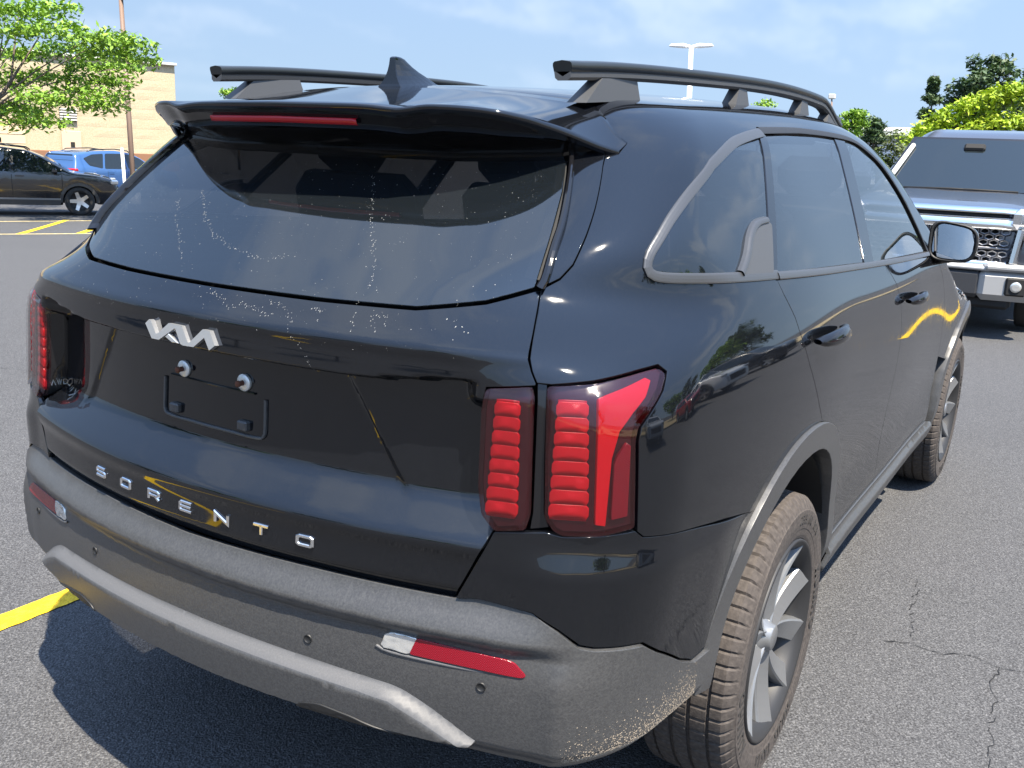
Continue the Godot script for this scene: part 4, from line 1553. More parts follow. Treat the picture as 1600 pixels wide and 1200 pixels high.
func sidewall_letters() -> ArrayMesh:
	var st := SurfaceTool.new()
	st.begin(Mesh.PRIMITIVE_TRIANGLES)
	var f := SystemFont.new()
	f.font_names = PackedStringArray(["Droid Sans"])
	f.font_weight = 700
	for w in [["KUMHO", 1.52, 0.300, 0.036, 0.135], ["SOLUS TA51a", 2.86, 0.300, 0.030, 0.092], ["235/60 R18", -0.80, 0.308, 0.022, 0.070], ["KUMHO", -1.9, 0.300, 0.036, 0.135]]:
		var word: String = w[0]
		for i in word.length():
			if word[i] == " ":
				continue
			var tm := TextMesh.new()
			tm.font = f
			tm.text = word[i]
			tm.font_size = 64
			tm.pixel_size = w[3] / 46.0
			tm.depth = 0.003
			tm.curve_step = 4.0
			var a: float = w[1] - (i - (word.length() - 1) / 2.0) * w[4]
			# angle measured about +x; letters read with their feet to the hub
			var up := Vector3(0, cos(a), sin(a))
			var rt := Vector3.RIGHT.cross(up) * -1.0
			rt = up.cross(Vector3.RIGHT)
			var b := Basis(rt, up, Vector3.RIGHT)
			st.append_from(tm, 0, Transform3D(b, up * w[2] + Vector3(0.1192, 0, 0)))
	return st.commit()

func rim_mesh() -> ArrayMesh:
	# five broad spokes, each split into two flat blades with a pocket between them
	var st := SurfaceTool.new()
	st.begin(Mesh.PRIMITIVE_TRIANGLES)
	for k in 5:
		for side in [-1.0, 1.0]:
			var rows := []
			for i in 12:
				var t := i / 11.0
				var r := lerpf(0.030, 0.246, t)
				var ang: float = TAU * k / 5 + side * lerpf(0.42, 0.26, pow(t, 0.7))
				var w := lerpf(0.016, 0.034, pow(t, 0.8))
				var dep := lerpf(0.072, 0.099, t) - 0.010 * sin(t * PI)
				var up := Vector3(0, cos(ang), sin(ang))
				var rt: Vector3 = Vector3(0, -sin(ang), cos(ang)) * side
				var c := up * r
				var row := []
				# outer face tilts towards the pocket, then drops away
				for q in [[-1.0, -0.060], [-1.0, -0.020], [-0.92, -0.014], [0.80, 0.0], [0.95, -0.004], [1.05, -0.020], [1.0, -0.060]]:
					row.append(c + rt * (q[0] * w) + Vector3(dep + q[1], 0, 0))
				rows.append(row)
			sheet_into(st, rows, false)
	st.generate_normals()
	st.index()
	return st.commit()

func side_details(car: Node3D) -> void:
	# door handles with their cups
	for h in [[1.565, 1.128, 0.115], [2.735, 1.095, 0.115]]:
		var rows := []
		for i in 17:
			var t := i / 16.0
			var U: float = h[0] + (t - 0.5) * 0.25
			var bow := sin(t * PI)
			var lift := 0.012 + 0.030 * pow(bow, 0.6)
			var hy := 0.006 + 0.013 * pow(bow, 0.45)
			var row := []
			for k in 13:
				var a := TAU * k / 12
				row.append(skin(U, h[1] + 0.004 * bow + hy * sin(a), lift + 0.010 * cos(a)))
			rows.append(row)
		both("door_handle", sheet(rows), M.gloss, car)
	# mirrors: shell, glass and foot
	for s in [1.0, -1.0]:
		var m := Node3D.new()
		m.name = "door_mirror"
		car.add_child(m, true)
		var rows := []
		for i in 13:
			var t := i / 12.0
			var z := lerpf(0.0, -0.17, t)
			var k := sqrt(maxf(0.0, 1 - pow(t, 2.6)))
			var row := []
			for j in 33:
				var a := TAU * j / 32
				var c := cos(a)
				var d := sin(a)
				var x := signf(c) * pow(absf(c), 0.55) * 0.084 * (0.25 + 0.75 * k)
				var y := signf(d) * pow(absf(d), 0.6) * 0.072 * (0.25 + 0.75 * k) - 0.012 * x / 0.084 * (1 if d > 0 else 0)
				row.append(Vector3(s * (0.962 + x), 1.260 + y, -2.80 + z))
			rows.append(row)
		put("shell", sheet(rows), M.gloss, m)
		var bez := []
		for e in [[1.0, 0.0], [1.03, 0.006], [0.93, 0.010], [0.90, -0.012]]:
			var row := []
			for j in 33:
				var a := TAU * j / 32
				var c := cos(a)
				var d := sin(a)
				var x: float = signf(c) * pow(absf(c), 0.55) * 0.084 * e[0]
				var y: float = signf(d) * pow(absf(d), 0.6) * 0.072 * e[0] - 0.012 * x / 0.084 * (1 if d > 0 else 0)
				row.append(Vector3(s * (0.962 + x), 1.260 + y, -2.80 + e[1]))
			bez.append(row)
		put("bezel", sheet(bez), M.rubber_seal, m)
		var gl := []
		for e in [0.0, 0.5, 0.86]:
			var row := []
			for j in 33:
				var a := TAU * j / 32
				var c := cos(a)
				var d := sin(a)
				var x: float = signf(c) * pow(absf(c), 0.5) * 0.084 * e
				var y: float = signf(d) * pow(absf(d), 0.55) * 0.072 * e - 0.012 * x / 0.084 * (1 if d > 0 else 0)
				row.append(Vector3(s * (0.962 + x), 1.260 + y, -2.797 + 0.10 * x - 0.09 * y - 0.25 * x * x))
			gl.append(row)
		put("mirror_glass", sheet(gl), M.mirror, m)
		put("foot", tube([Vector3(s * 0.85, 1.205, -2.93), Vector3(s * 0.90, 1.19, -2.91), Vector3(s * 0.95, 1.205, -2.88)], [0.035, 0.030, 0.028], 10), M.gloss, m)

# ------------------------------------------------------------------ the lot
func build_ground() -> void:
	# finely divided near the cars, coarse far out; worn and sealed patches in the colour
	var axis := []
	var v := 0.0
	while v < 420.0:
		axis.append(v)
		v += maxf(0.12, v * 0.045)
	var xs := []
	for i in range(axis.size() - 1, 0, -1):
		xs.append(-axis[i])
	xs.append_array(axis)
	var n1 := FastNoiseLite.new()
	n1.seed = 61
	n1.frequency = 0.35
	n1.fractal_octaves = 4
	var n2 := FastNoiseLite.new()
	n2.seed = 62
	n2.frequency = 1.6
	var vv := PackedVector3Array()
	var nn := PackedVector3Array()
	var cc := PackedColorArray()
	var ix := PackedInt32Array()
	var k := xs.size()
	for x in xs:
		for z in xs:
			var zz: float = z - 2.0
			var y := ground_y(x, zz)
			vv.append(Vector3(x, y, zz))
			nn.append(Vector3(-(ground_y(x + 0.5, zz) - ground_y(x - 0.5, zz)), 1, 0).normalized())
			var c := 1.0 + 0.10 * n1.get_noise_2d(x * 0.6, zz * 1.3) + 0.08 * n2.get_noise_2d(x, zz)
			cc.append(Color(c, c, c * 1.0))
	for i in k - 1:
		for j in k - 1:
			var a := i * k + j
			ix.append_array([a, a + k, a + k + 1, a, a + k + 1, a + 1])
	var arr := []
	arr.resize(Mesh.ARRAY_MAX)
	arr[Mesh.ARRAY_VERTEX] = vv
	arr[Mesh.ARRAY_NORMAL] = nn
	arr[Mesh.ARRAY_COLOR] = cc
	arr[Mesh.ARRAY_INDEX] = ix
	var m := ArrayMesh.new()
	m.add_surface_from_arrays(Mesh.PRIMITIVE_TRIANGLES, arr)
	M.asphalt.vertex_color_use_as_albedo = true
	var g := setting(put("asphalt_lot", m, M.asphalt, self))
	# cracks in the asphalt beside the rear wheel
	var rng := RandomNumberGenerator.new()
	rng.seed = 9
	var lines := [[[1.03, -1.95], [1.12, -1.99], [1.22, -1.98], [1.30, -2.03], [1.38, -2.00], [1.50, -2.02], [1.75, -1.95]], [[1.385, -2.00], [1.375, -1.86], [1.40, -1.76], [1.395, -1.62], [1.42, -1.45], [1.41, -1.2]], [[-5.2, -1.9], [-4.3, -2.3], [-3.4, -2.3], [-2.6, -2.7]], [[1.06, -2.55], [1.08, -2.25], [1.13, -2.0]]]
	for ln in lines:
		var pts := []
		for i in ln.size() - 1:
			var n := int(Vector2(ln[i][0], ln[i][1]).distance_to(Vector2(ln[i + 1][0], ln[i + 1][1])) / 0.02)
			for q in n:
				var t := float(q) / n
				pts.append(Vector2(lerpf(ln[i][0], ln[i + 1][0], t) + rng.randf_range(-0.010, 0.010), lerpf(ln[i][1], ln[i + 1][1], t) + rng.randf_range(-0.006, 0.006)))
		var rows := []
		for p in pts:
			var w := rng.randf_range(0.0002, 0.0020)
			var yy := ground_y(p.x, p.y) + 0.003
			rows.append([Vector3(p.x - w, yy, p.y - w), Vector3(p.x + w, yy, p.y + w)])
		put("crack", sheet(rows), M.black, g)

# painted line between two ground points
func paint_line(called: String, a: Vector2, b: Vector2, w: float, m: Material, label := "", category := "", rough := 0.003) -> MeshInstance3D:
	var rng := RandomNumberGenerator.new()
	rng.seed = int(absf(a.x * 100 + b.y * 37)) + 3
	var d := (b - a).normalized()
	var o := Vector2(-d.y, d.x) * w / 2
	var L := a.distance_to(b)
	var n := int(clampf(L / 0.03, 8, 260))
	var rows := []
	for i in n + 1:
		var p := a.lerp(b, float(i) / n)
		var e0 := p + o * (1 + rng.randf_range(-rough, rough) / w * 2)
		var e1 := p - o * (1 + rng.randf_range(-rough, rough) / w * 2)
		rows.append([Vector3(e0.x, ground_y(e0.x, e0.y) + 0.004, e0.y), Vector3(p.x, ground_y(p.x, p.y) + 0.0045, p.y), Vector3(e1.x, ground_y(e1.x, e1.y) + 0.004, e1.y)])
	var r := put(called, sheet(rows), m, self)
	if label != "":
		tag(r, label, category)
	return r

# ------------------------------------------------------------------ trees
func leaf_cloud(clumps: Array, per: int, leaf: float, rng: RandomNumberGenerator, shades: Array, flat := 0.6, center := Vector3.ZERO) -> ArrayMesh:
	var v := PackedVector3Array()
	var n := PackedVector3Array()
	var c := PackedColorArray()
	var ix := PackedInt32Array()
	for q in clumps:
		var cp := Vector3(q[0], q[1], q[2]) - center
		var r: float = q[3]
		var cs := rng.randf_range(0.85, 1.15)
		for i in per:
			var d := Vector3(rng.randfn(), rng.randfn() * flat, rng.randfn())
			d = d.normalized() * pow(rng.randf(), 0.45) * r
			d.y *= flat
			var p := cp + d
			var nr := Vector3(rng.randfn() * 0.7, 1.0 + rng.randfn() * 0.5, rng.randfn() * 0.7).normalized()
			var t := nr.cross(Vector3(rng.randfn(), rng.randfn(), rng.randfn())).normalized()
			var b := nr.cross(t)
			var s := leaf * rng.randf_range(0.6, 1.3)
			var k := v.size()
			v.append_array([p - t * s, p + b * s * 0.42 + nr * s * 0.08, p + t * s, p - b * s * 0.42 + nr * s * 0.08])
			for m in 4:
				n.append(nr)
			var base: Color = shades[rng.randi() % shades.size()]
			var col := Color(base.r * cs, base.g * cs, base.b * cs)
			for m in 4:
				c.append(col)
			ix.append_array([k, k + 1, k + 2, k, k + 2, k + 3])
	var a := []
	a.resize(Mesh.ARRAY_MAX)
	a[Mesh.ARRAY_VERTEX] = v
	a[Mesh.ARRAY_NORMAL] = n
	a[Mesh.ARRAY_COLOR] = c
	a[Mesh.ARRAY_INDEX] = ix
	var m := ArrayMesh.new()
	m.add_surface_from_arrays(Mesh.PRIMITIVE_TRIANGLES, a)
	return m

func tree(called: String, label: String, base: Vector3, clumps: Array, per: int, leaf: float, shades: Array, trunk_r: float, seed_: int, flat := 0.6, group := "", fork := 0.35) -> Node3D:
	var t := thing(called, label, "tree", base, 0.0, group)
	var rng := RandomNumberGenerator.new()
	rng.seed = seed_
	put("crown", leaf_cloud(clumps, per, leaf, rng, shades, flat, base), M.leaf, t)
	var top := Vector3.ZERO
	for q in clumps:
		top += Vector3(q[0], q[1], q[2]) - base
	top /= clumps.size()
	var st := SurfaceTool.new()
	st.begin(Mesh.PRIMITIVE_TRIANGLES)
	var split := Vector3(top.x * fork * 0.4, top.y * fork + 0.3, top.z * fork * 0.4)
	tube_into(st, [Vector3(0, -0.3, 0), split * 0.5 + Vector3(0.03, 0, 0.02), split, split.lerp(top, 0.6), top + Vector3(0, 0.4, 0)], [trunk_r, trunk_r * 0.85, trunk_r * 0.72, trunk_r * 0.4, trunk_r * 0.12], 8)
	for i in clumps.size():
		if i % 3 != 0:
			continue
		var e := Vector3(clumps[i][0], clumps[i][1], clumps[i][2]) - base
		var s := split.lerp(top, rng.randf_range(0.0, 0.7))
		var mid := s.lerp(e, 0.5) + Vector3(rng.randf_range(-.1, .1), rng.randf_range(0.0, .25), rng.randf_range(-.1, .1)) * s.distance_to(e) * 0.4
		tube_into(st, [s, mid, e, e + (e - mid) * 0.3], [trunk_r * 0.30, trunk_r * 0.17, trunk_r * 0.08, trunk_r * 0.02], 5)
	st.generate_normals()
	put("trunk", st.commit(), M.bark, t)
	return t

func round_clumps(c: Vector3, rx: float, ry: float, n: int, r: float, seed_: int) -> Array:
	var rng := RandomNumberGenerator.new()
	rng.seed = seed_
	var out := []
	for i in n:
		var d := Vector3(rng.randfn(), rng.randfn(), rng.randfn()).normalized() * pow(rng.randf(), 0.33)
		out.append([c.x + d.x * rx, c.y + d.y * ry, c.z + d.z * rx, r * rng.randf_range(0.7, 1.25)])
	return out

func cone_clumps(base: Vector3, h: float, r: float, n: int, cr: float, seed_: int) -> Array:
	var rng := RandomNumberGenerator.new()
	rng.seed = seed_
	var out := []
	for i in n:
		var t := pow(rng.randf(), 0.8)
		var a := rng.randf() * TAU
		var rr := r * (1 - t) * rng.randf_range(0.5, 1.05)
		out.append([base.x + cos(a) * rr, base.y + 1.0 + t * (h - 1.0), base.z + sin(a) * rr, cr * (1.15 - 0.6 * t)])
	return out

# ------------------------------------------------------------------ other vehicles: side profile skinned across a width that narrows above the belt
func tri_poly(poly: PackedVector2Array, h: float) -> Array:
	if Geometry2D.is_polygon_clockwise(poly):
		poly.reverse()
	var edge := resample(poly, h)
	var pts := edge.duplicate()
	var box := Rect2(edge[0], Vector2.ZERO)
	for p in edge:
		box = box.expand(p)
	var y := box.position.y + h * 0.5
	while y < box.end.y:
		var x := box.position.x + h * 0.5
		while x < box.end.x:
			var p := Vector2(x, y)
			if Geometry2D.is_point_in_polygon(p, poly):
				var ok := true
				for q in edge:
					if p.distance_squared_to(q) < h * h * 0.3:
						ok = false
						break
				if ok:
					pts.append(p)
			x += h
		y += h
	var tri := delaunay(pts)
	var out := PackedInt32Array()
	for i in range(0, tri.size(), 3):
		if Geometry2D.is_point_in_polygon((pts[tri[i]] + pts[tri[i + 1]] + pts[tri[i + 2]]) / 3, poly):
			var cr := (pts[tri[i + 1]] - pts[tri[i]]).cross(pts[tri[i + 2]] - pts[tri[i]])
			if absf(cr) < 1e-9:
				continue
			if cr > 0:
				out.append_array([tri[i], tri[i + 1], tri[i + 2]])
			else:
				out.append_array([tri[i], tri[i + 2], tri[i + 1]])
	return [pts, out, edge]

func side_sheet_into(st: SurfaceTool, poly: PackedVector2Array, h: float, xf: Callable) -> void:
	var t := tri_poly(poly, h)
	st.set_smooth_group(1)
	for i in t[1]:
		var p: Vector2 = t[0][i]
		st.add_vertex(xf.call(p))

func side_sheet(poly: PackedVector2Array, h: float, xf: Callable) -> ArrayMesh:
	var st := SurfaceTool.new()
	st.begin(Mesh.PRIMITIVE_TRIANGLES)
	side_sheet_into(st, poly, h, xf)
	st.generate_normals()
	st.index()
	return st.commit()

# profile in (length, height), front at +; hw(height) half width. Rounds the long edges.
func profile_body(prof: PackedVector2Array, hw: Callable, h := 0.12, rnd := 0.07) -> ArrayMesh:
	if Geometry2D.is_polygon_clockwise(prof):
		prof.reverse()
	prof = resample(soften(prof, 0.12), h)
	var st := SurfaceTool.new()
	st.begin(Mesh.PRIMITIVE_TRIANGLES)
	var nn := prof.size()
	var rings := []
	for k in 6:
		var a := k / 5.0 * PI / 2
		var inset := rnd * (1 - sin(a))
		var back := rnd * (1 - cos(a))
		var row := []
		for i in nn + 1:
			var p := prof[i % nn]
			var d := (prof[(i + 1) % nn] - prof[(i - 1 + nn) % nn]).normalized()
			var inn := Vector2(-d.y, d.x)
			var q := p + inn * inset
			var w: float = hw.call(q) - back
			row.append(Vector3(w, q.y, -q.x))
		rings.append(row)
	for s in [1.0, -1.0]:
		var rr := []
		for r in rings:
			var row := []
			for p in r:
				row.append(Vector3(p.x * s, p.y, p.z))
			rr.append(row)
		sheet_into(st, rr)
		var inner := PackedVector2Array()
		for i in nn:
			inner.append(Vector2(-rings[0][i].z, rings[0][i].y))
		side_sheet_into(st, inner, h, func(p: Vector2) -> Vector3: return Vector3(s * hw.call(p), p.y, -p.x))
	# across the width
	var rows := []
	for i in nn + 1:
		var w: float = rings[5][i].x
		var row := []
		for k in 9:
			var f := k / 8.0 * 2 - 1
			row.append(Vector3(w * f, rings[5][i].y + 0.0 * f, rings[5][i].z))
		rows.append(row)
	sheet_into(st, rows)
	st.generate_normals()
	st.index()
	return st.commit()

func arch(cx: float, cy: float, r: float, d0: float, d1: float, n := 12) -> Array:
	var out := []
	for i in n + 1:
		var t := deg_to_rad(lerpf(d0, d1, float(i) / n))
		out.append([cx + r * cos(t), cy + r * sin(t)])
	return out

func bg_wheel(parent: Node3D, at: Vector3, r: float, s: float, rim_m: Material, spokes := 5) -> void:
	var w := Node3D.new()
	w.name = "wheel"
	parent.add_child(w, true)
	w.transform = Transform3D(Basis(Vector3.UP, 0.0 if s > 0 else PI), at)
	put("tyre", lathe_x([[-.10, r * .66], [-.115, r * .8], [-.10, r * .96], [-.08, r], [.08, r], [.10, r * .96], [.115, r * .8], [.10, r * .68], [.07, r * .66]], 40), M.tyre_plain, w)
	put("rim_barrel", lathe_x([[.02, 0], [.01, r * .3], [.02, r * .62], [.085, r * .66], [.098, r * .69]], 32), M.rim_in, w)
	var st := SurfaceTool.new()
	st.begin(Mesh.PRIMITIVE_TRIANGLES)
	for k in spokes:
		var a := TAU * k / spokes + 0.3
		var up := Vector3(0, cos(a), sin(a))
		var rt := Vector3(0, -sin(a), cos(a))
		var rows := []
		for e in [[0.0, 0.16, 0.06], [0.3, 0.13, 0.065], [0.68, 0.11, 0.085]]:
			var c: Vector3 = up * r * e[0]
			var hw: float = r * e[1]
			rows.append([c - rt * hw + Vector3(0.03, 0, 0), c - rt * hw + Vector3(e[2], 0, 0), c + rt * hw + Vector3(e[2], 0, 0), c + rt * hw + Vector3(0.03, 0, 0)])
		sheet_into(st, rows, false)
	st.generate_normals()
	put("rim_spokes", st.commit(), rim_m, w)

# a crossover: prof data is a dictionary of its dimensions
func crossover(called: String, label: String, at: Vector3, turn: float, paint: Material, group := "") -> Node3D:
	var t := thing(called, label, "suv", at, turn, group)
	var hw := func(p: Vector2) -> float:
		var w := 0.915 - 0.05 * step01(0.6, 0.25, p.y) - 0.012 * step01(.7, .55, p.y)
		w -= 0.30 * maxf(0.0, p.y - 1.02) / 0.62 * 0.95
		w -= 0.10 * pow(clampf((absf(p.x - 0.0) - 1.75) / 0.55, 0, 1), 2.0)
		return w
	# front is at +x of the profile
	var pr := [[2.28, .30], [2.30, .55], [2.27, .80], [2.18, .93], [1.75, 1.03], [1.20, 1.08], [.55, 1.46], [.20, 1.60], [-.40, 1.665], [-1.30, 1.63], [-2.00, 1.56], [-2.10, 1.50], [-2.16, 1.30], [-2.30, 1.00], [-2.33, .75], [-2.32, .45], [-2.22, .28]]
	pr.append_array(arch(-1.36, .36, .40, 192, -12))
	pr.append_array([[-.90, .25], [.95, .25]])
	pr.append_array(arch(1.36, .36, .40, 192, -12))
	put("body", profile_body(v2(pr), hw, 0.10), paint, t)
	var out := func(d: float) -> Callable:
		return func(p: Vector2) -> Vector3: return Vector3(hw.call(p) + d, p.y, -p.x)
	var wins := [[[1.02, 1.085], [.52, 1.42], [.22, 1.53], [-.10, 1.565], [-.12, 1.075]], [[-.20, 1.075], [-.18, 1.57], [-.90, 1.565], [-1.12, 1.085]], [[-1.20, 1.09], [-.98, 1.56], [-1.45, 1.53], [-1.85, 1.40], [-1.70, 1.18]]]
	for w in wins:
		var m := side_sheet(soften(v2(w), 0.05), 0.15, out.call(0.004))
		put("side_window", m, M.bg_glass, t)
		put("side_window", mirrored(m), M.bg_glass, t)
	# cladding round the wheels and along the sill
	for cx in [-1.36, 1.36]:
		var a := arch(cx, .36, .47, 185, -5)
		a.append_array(arch(cx, .36, .395, -5, 185))
		var m := side_sheet(v2(a), 0.08, out.call(0.012))
		put("wheel_arch_trim", m, M.clad, t)
		put("wheel_arch_trim", mirrored(m), M.clad, t)
	var m2 := side_sheet(v2([[-.92, .25], [.92, .25], [.90, .40], [-.90, .40]]), 0.1, out.call(0.010))
	put("sill_cladding", m2, M.clad, t)
	put("sill_cladding", mirrored(m2), M.clad, t)
	var m3 := side_sheet(v2([[-.92, .385], [.92, .385], [.92, .43], [-.92, .43]]), 0.1, out.call(0.013))
	put("sill_strip", m3, M.trim_light, t)
	put("sill_strip", mirrored(m3), M.trim_light, t)
	# door shut lines and handles
	for x in [.98, -.16, -1.02]:
		var m := side_sheet(v2([[x - .006, .43], [x + .006, .43], [x + .004, 1.07], [x - .008, 1.07]]), 0.1, out.call(0.002))
		put("door_gap", m, M.black, t)
		put("door_gap", mirrored(m), M.black, t)
	for x in [.02, -.88]:
		var m := side_sheet(soften(v2([[x - .10, .955], [x + .10, .955], [x + .10, .985], [x - .10, .985]]), 0.01), 0.03, out.call(0.025))
		put("door_handle", m, paint, t)
		put("door_handle", mirrored(m), paint, t)
	# glass across the car
	for g in [[[1.14, 1.115], [.60, 1.445], 0.70, 0.58], [[-2.075, 1.51], [-2.195, 1.17], 0.56, 0.68]]:
		var rows := []
		for i in 5:
			var f := i / 4.0
			var row := []
			for k in 7:
				var c := k / 6.0 * 2 - 1
				var d := 0.012
				row.append(Vector3(c * lerpf(g[2], g[3], f), lerpf(g[0][1], g[1][1], f) + d * 0.6, -(lerpf(g[0][0], g[1][0], f) + (d if g[0][0] > 0 else -d))))
			rows.append(row)
		put("windscreen" if g[0][0] > 0 else "rear_window", sheet(rows), M.bg_glass, t)
	for s in [-1.0, 1.0]:
		put("tail_lamp", cbox(Vector3(s * 0.70, 1.02, 2.27), Vector3(0.38, 0.13, 0.16), 0.03, Basis(Vector3.UP, s * 0.25)), M.lamp_deep, t)
		put("headlamp", cbox(Vector3(s * 0.72, 0.86, -2.17), Vector3(0.30, 0.12, 0.2), 0.03, Basis(Vector3.UP, s * 0.35)), M.clear_lamp, t)
		put("side_marker", cbox(Vector3(s * 0.865, 0.70, -2.02), Vector3(0.03, 0.09, 0.06), 0.01, Basis(Vector3.RIGHT, 0.3)), M.amber, t)
		var mr := Node3D.new()
		mr.name = "door_mirror"
		t.add_child(mr, true)
		put("shell", cbox(Vector3(s * 0.99, 1.12, -0.82), Vector3(0.20, 0.14, 0.12), 0.04), paint, mr)
		put("foot", cbox(Vector3(s * 0.90, 1.08, -0.84), Vector3(0.10, 0.05, 0.07), 0.02), M.black, mr)
		put("roof_rail", tube([Vector3(s * 0.56, 1.60, 1.55), Vector3(s * 0.57, 1.68, 1.35), Vector3(s * 0.58, 1.715, 0.4), Vector3(s * 0.57, 1.665, -0.15), Vector3(s * 0.56, 1.60, -0.25)], [0.015, 0.018, 0.018, 0.018, 0.015], 8), M.rail, t)
		for z in [-1.36, 1.36]:
			bg_wheel(t, Vector3(s * 0.80, 0.36, z), 0.36, s, M.alloy)
	put("grille", cbox(Vector3(0, 0.62, -2.27), Vector3(1.1, 0.30, 0.08), 0.03), M.black, t)
	put("underbody", cbox(Vector3(0, 0.38, 0), Vector3(1.3, 0.16, 4.2), 0.03), M.black, t)
	put("number_plate", cbox(Vector3(0, 0.88, 2.325), Vector3(0.30, 0.15, 0.01), 0.003), M.white_paint, t)
	return t

func build_background() -> void:
	more_materials()
	paint_line("parking_line", Vector2(-1.290, -5.6), Vector2(-1.310, 2.7), 0.098, M.yellow, "wide yellow parking line running under the left side of the foreground suv", "line")
	paint_line("parking_line", Vector2(1.98, -8.3), Vector2(2.25, -13.5), 0.11, M.yellow, "yellow parking line beside the grey pickup's driver side", "line")
	# hatched no-parking strip by the far row
	paint_line("border_line", Vector2(-17.6, -7.0), Vector2(-13.3, -11.9), 0.12, M.yellow_pale, "pale yellow border line on the near side of the hatched strip", "line", 0.01)
	paint_line("border_line", Vector2(-22.0, -7.0), Vector2(-17.9, -14.9), 0.12, M.yellow_pale, "pale yellow border line on the far side of the hatched strip", "line", 0.01)
	paint_line("hatch_line", Vector2(-15.87, -8.96), Vector2(-19.7, -12.4), 0.15, M.yellow, "longest diagonal yellow stripe pointing at the black crossover's front wheel", "line")
	paint_line("hatch_line", Vector2(-15.2, -9.75), Vector2(-18.8, -13.1), 0.15, M.yellow, "diagonal yellow stripe nearest the foreground suv's rear window", "line")
	paint_line("hatch_line", Vector2(-16.9, -7.8), Vector2(-20.6, -11.1), 0.15, M.yellow, "leftmost diagonal yellow stripe of the hatched strip", "line")
	var crossed := crossover("dark_crossover", "black crossover with grey wheel arches and silver star rims, at left", Vector3(-20.42, ground_y(-21, -13), -12.58) + Vector3(0, 0, 0), 0, M.bg_black)
	crossed.rotation.y = deg_to_rad(-33.0)
	crossed.position = Vector3(-21.15, -0.52, -13.72) - crossed.basis * Vector3(0.80, 0, -1.36)
	var blue := crossover("blue_crossover", "blue crossover parked behind the black one, tail lamp towards us", Vector3.ZERO, 0, M.bg_blue)
	blue.rotation.y = deg_to_rad(8.0)
	blue.position = Vector3(-27.7, -0.62, -19.3)
	var third := crossover("dark_crossover", "dark roofed car mostly hidden behind the black crossover", Vector3(-31.5, -0.58, -15.5), deg_to_rad(6.0), M.bg_black)
	third.position = Vector3(-32.6, -0.6, -16.6)
	var verge := []
	for i in 41:
		var z := -60.0 + i * 2.2
		verge.append([Vector3(11.4, 0.0, z), Vector3(11.4, 0.13, z), Vector3(11.6, 0.14, z), Vector3(14.0, 0.20, z), Vector3(24.0, 0.25, z)])
	setting(put("verge", sheet(verge), M.dry_grass, self))
	pickup()
	store()
	poles()
	trees()
	# cars across the lane that show as reflections in the doors
	var reds := [[Vector3(8.8, 0, -7.4), M.bg_red, "red crossover in the row off to the right"], [Vector3(9.1, 0, -1.6), M.bg_silver, "silver crossover in the row off to the right"], [Vector3(8.7, 0, -10.4), M.bg_white, "white crossover in the row off to the right"], [Vector3(9.0, 0, -16.2), M.bg_black, "black crossover in the row off to the right"]]
	for q in reds:
		crossover("parked_crossover", q[2], q[0], PI / 2, q[1], "row across the lane")

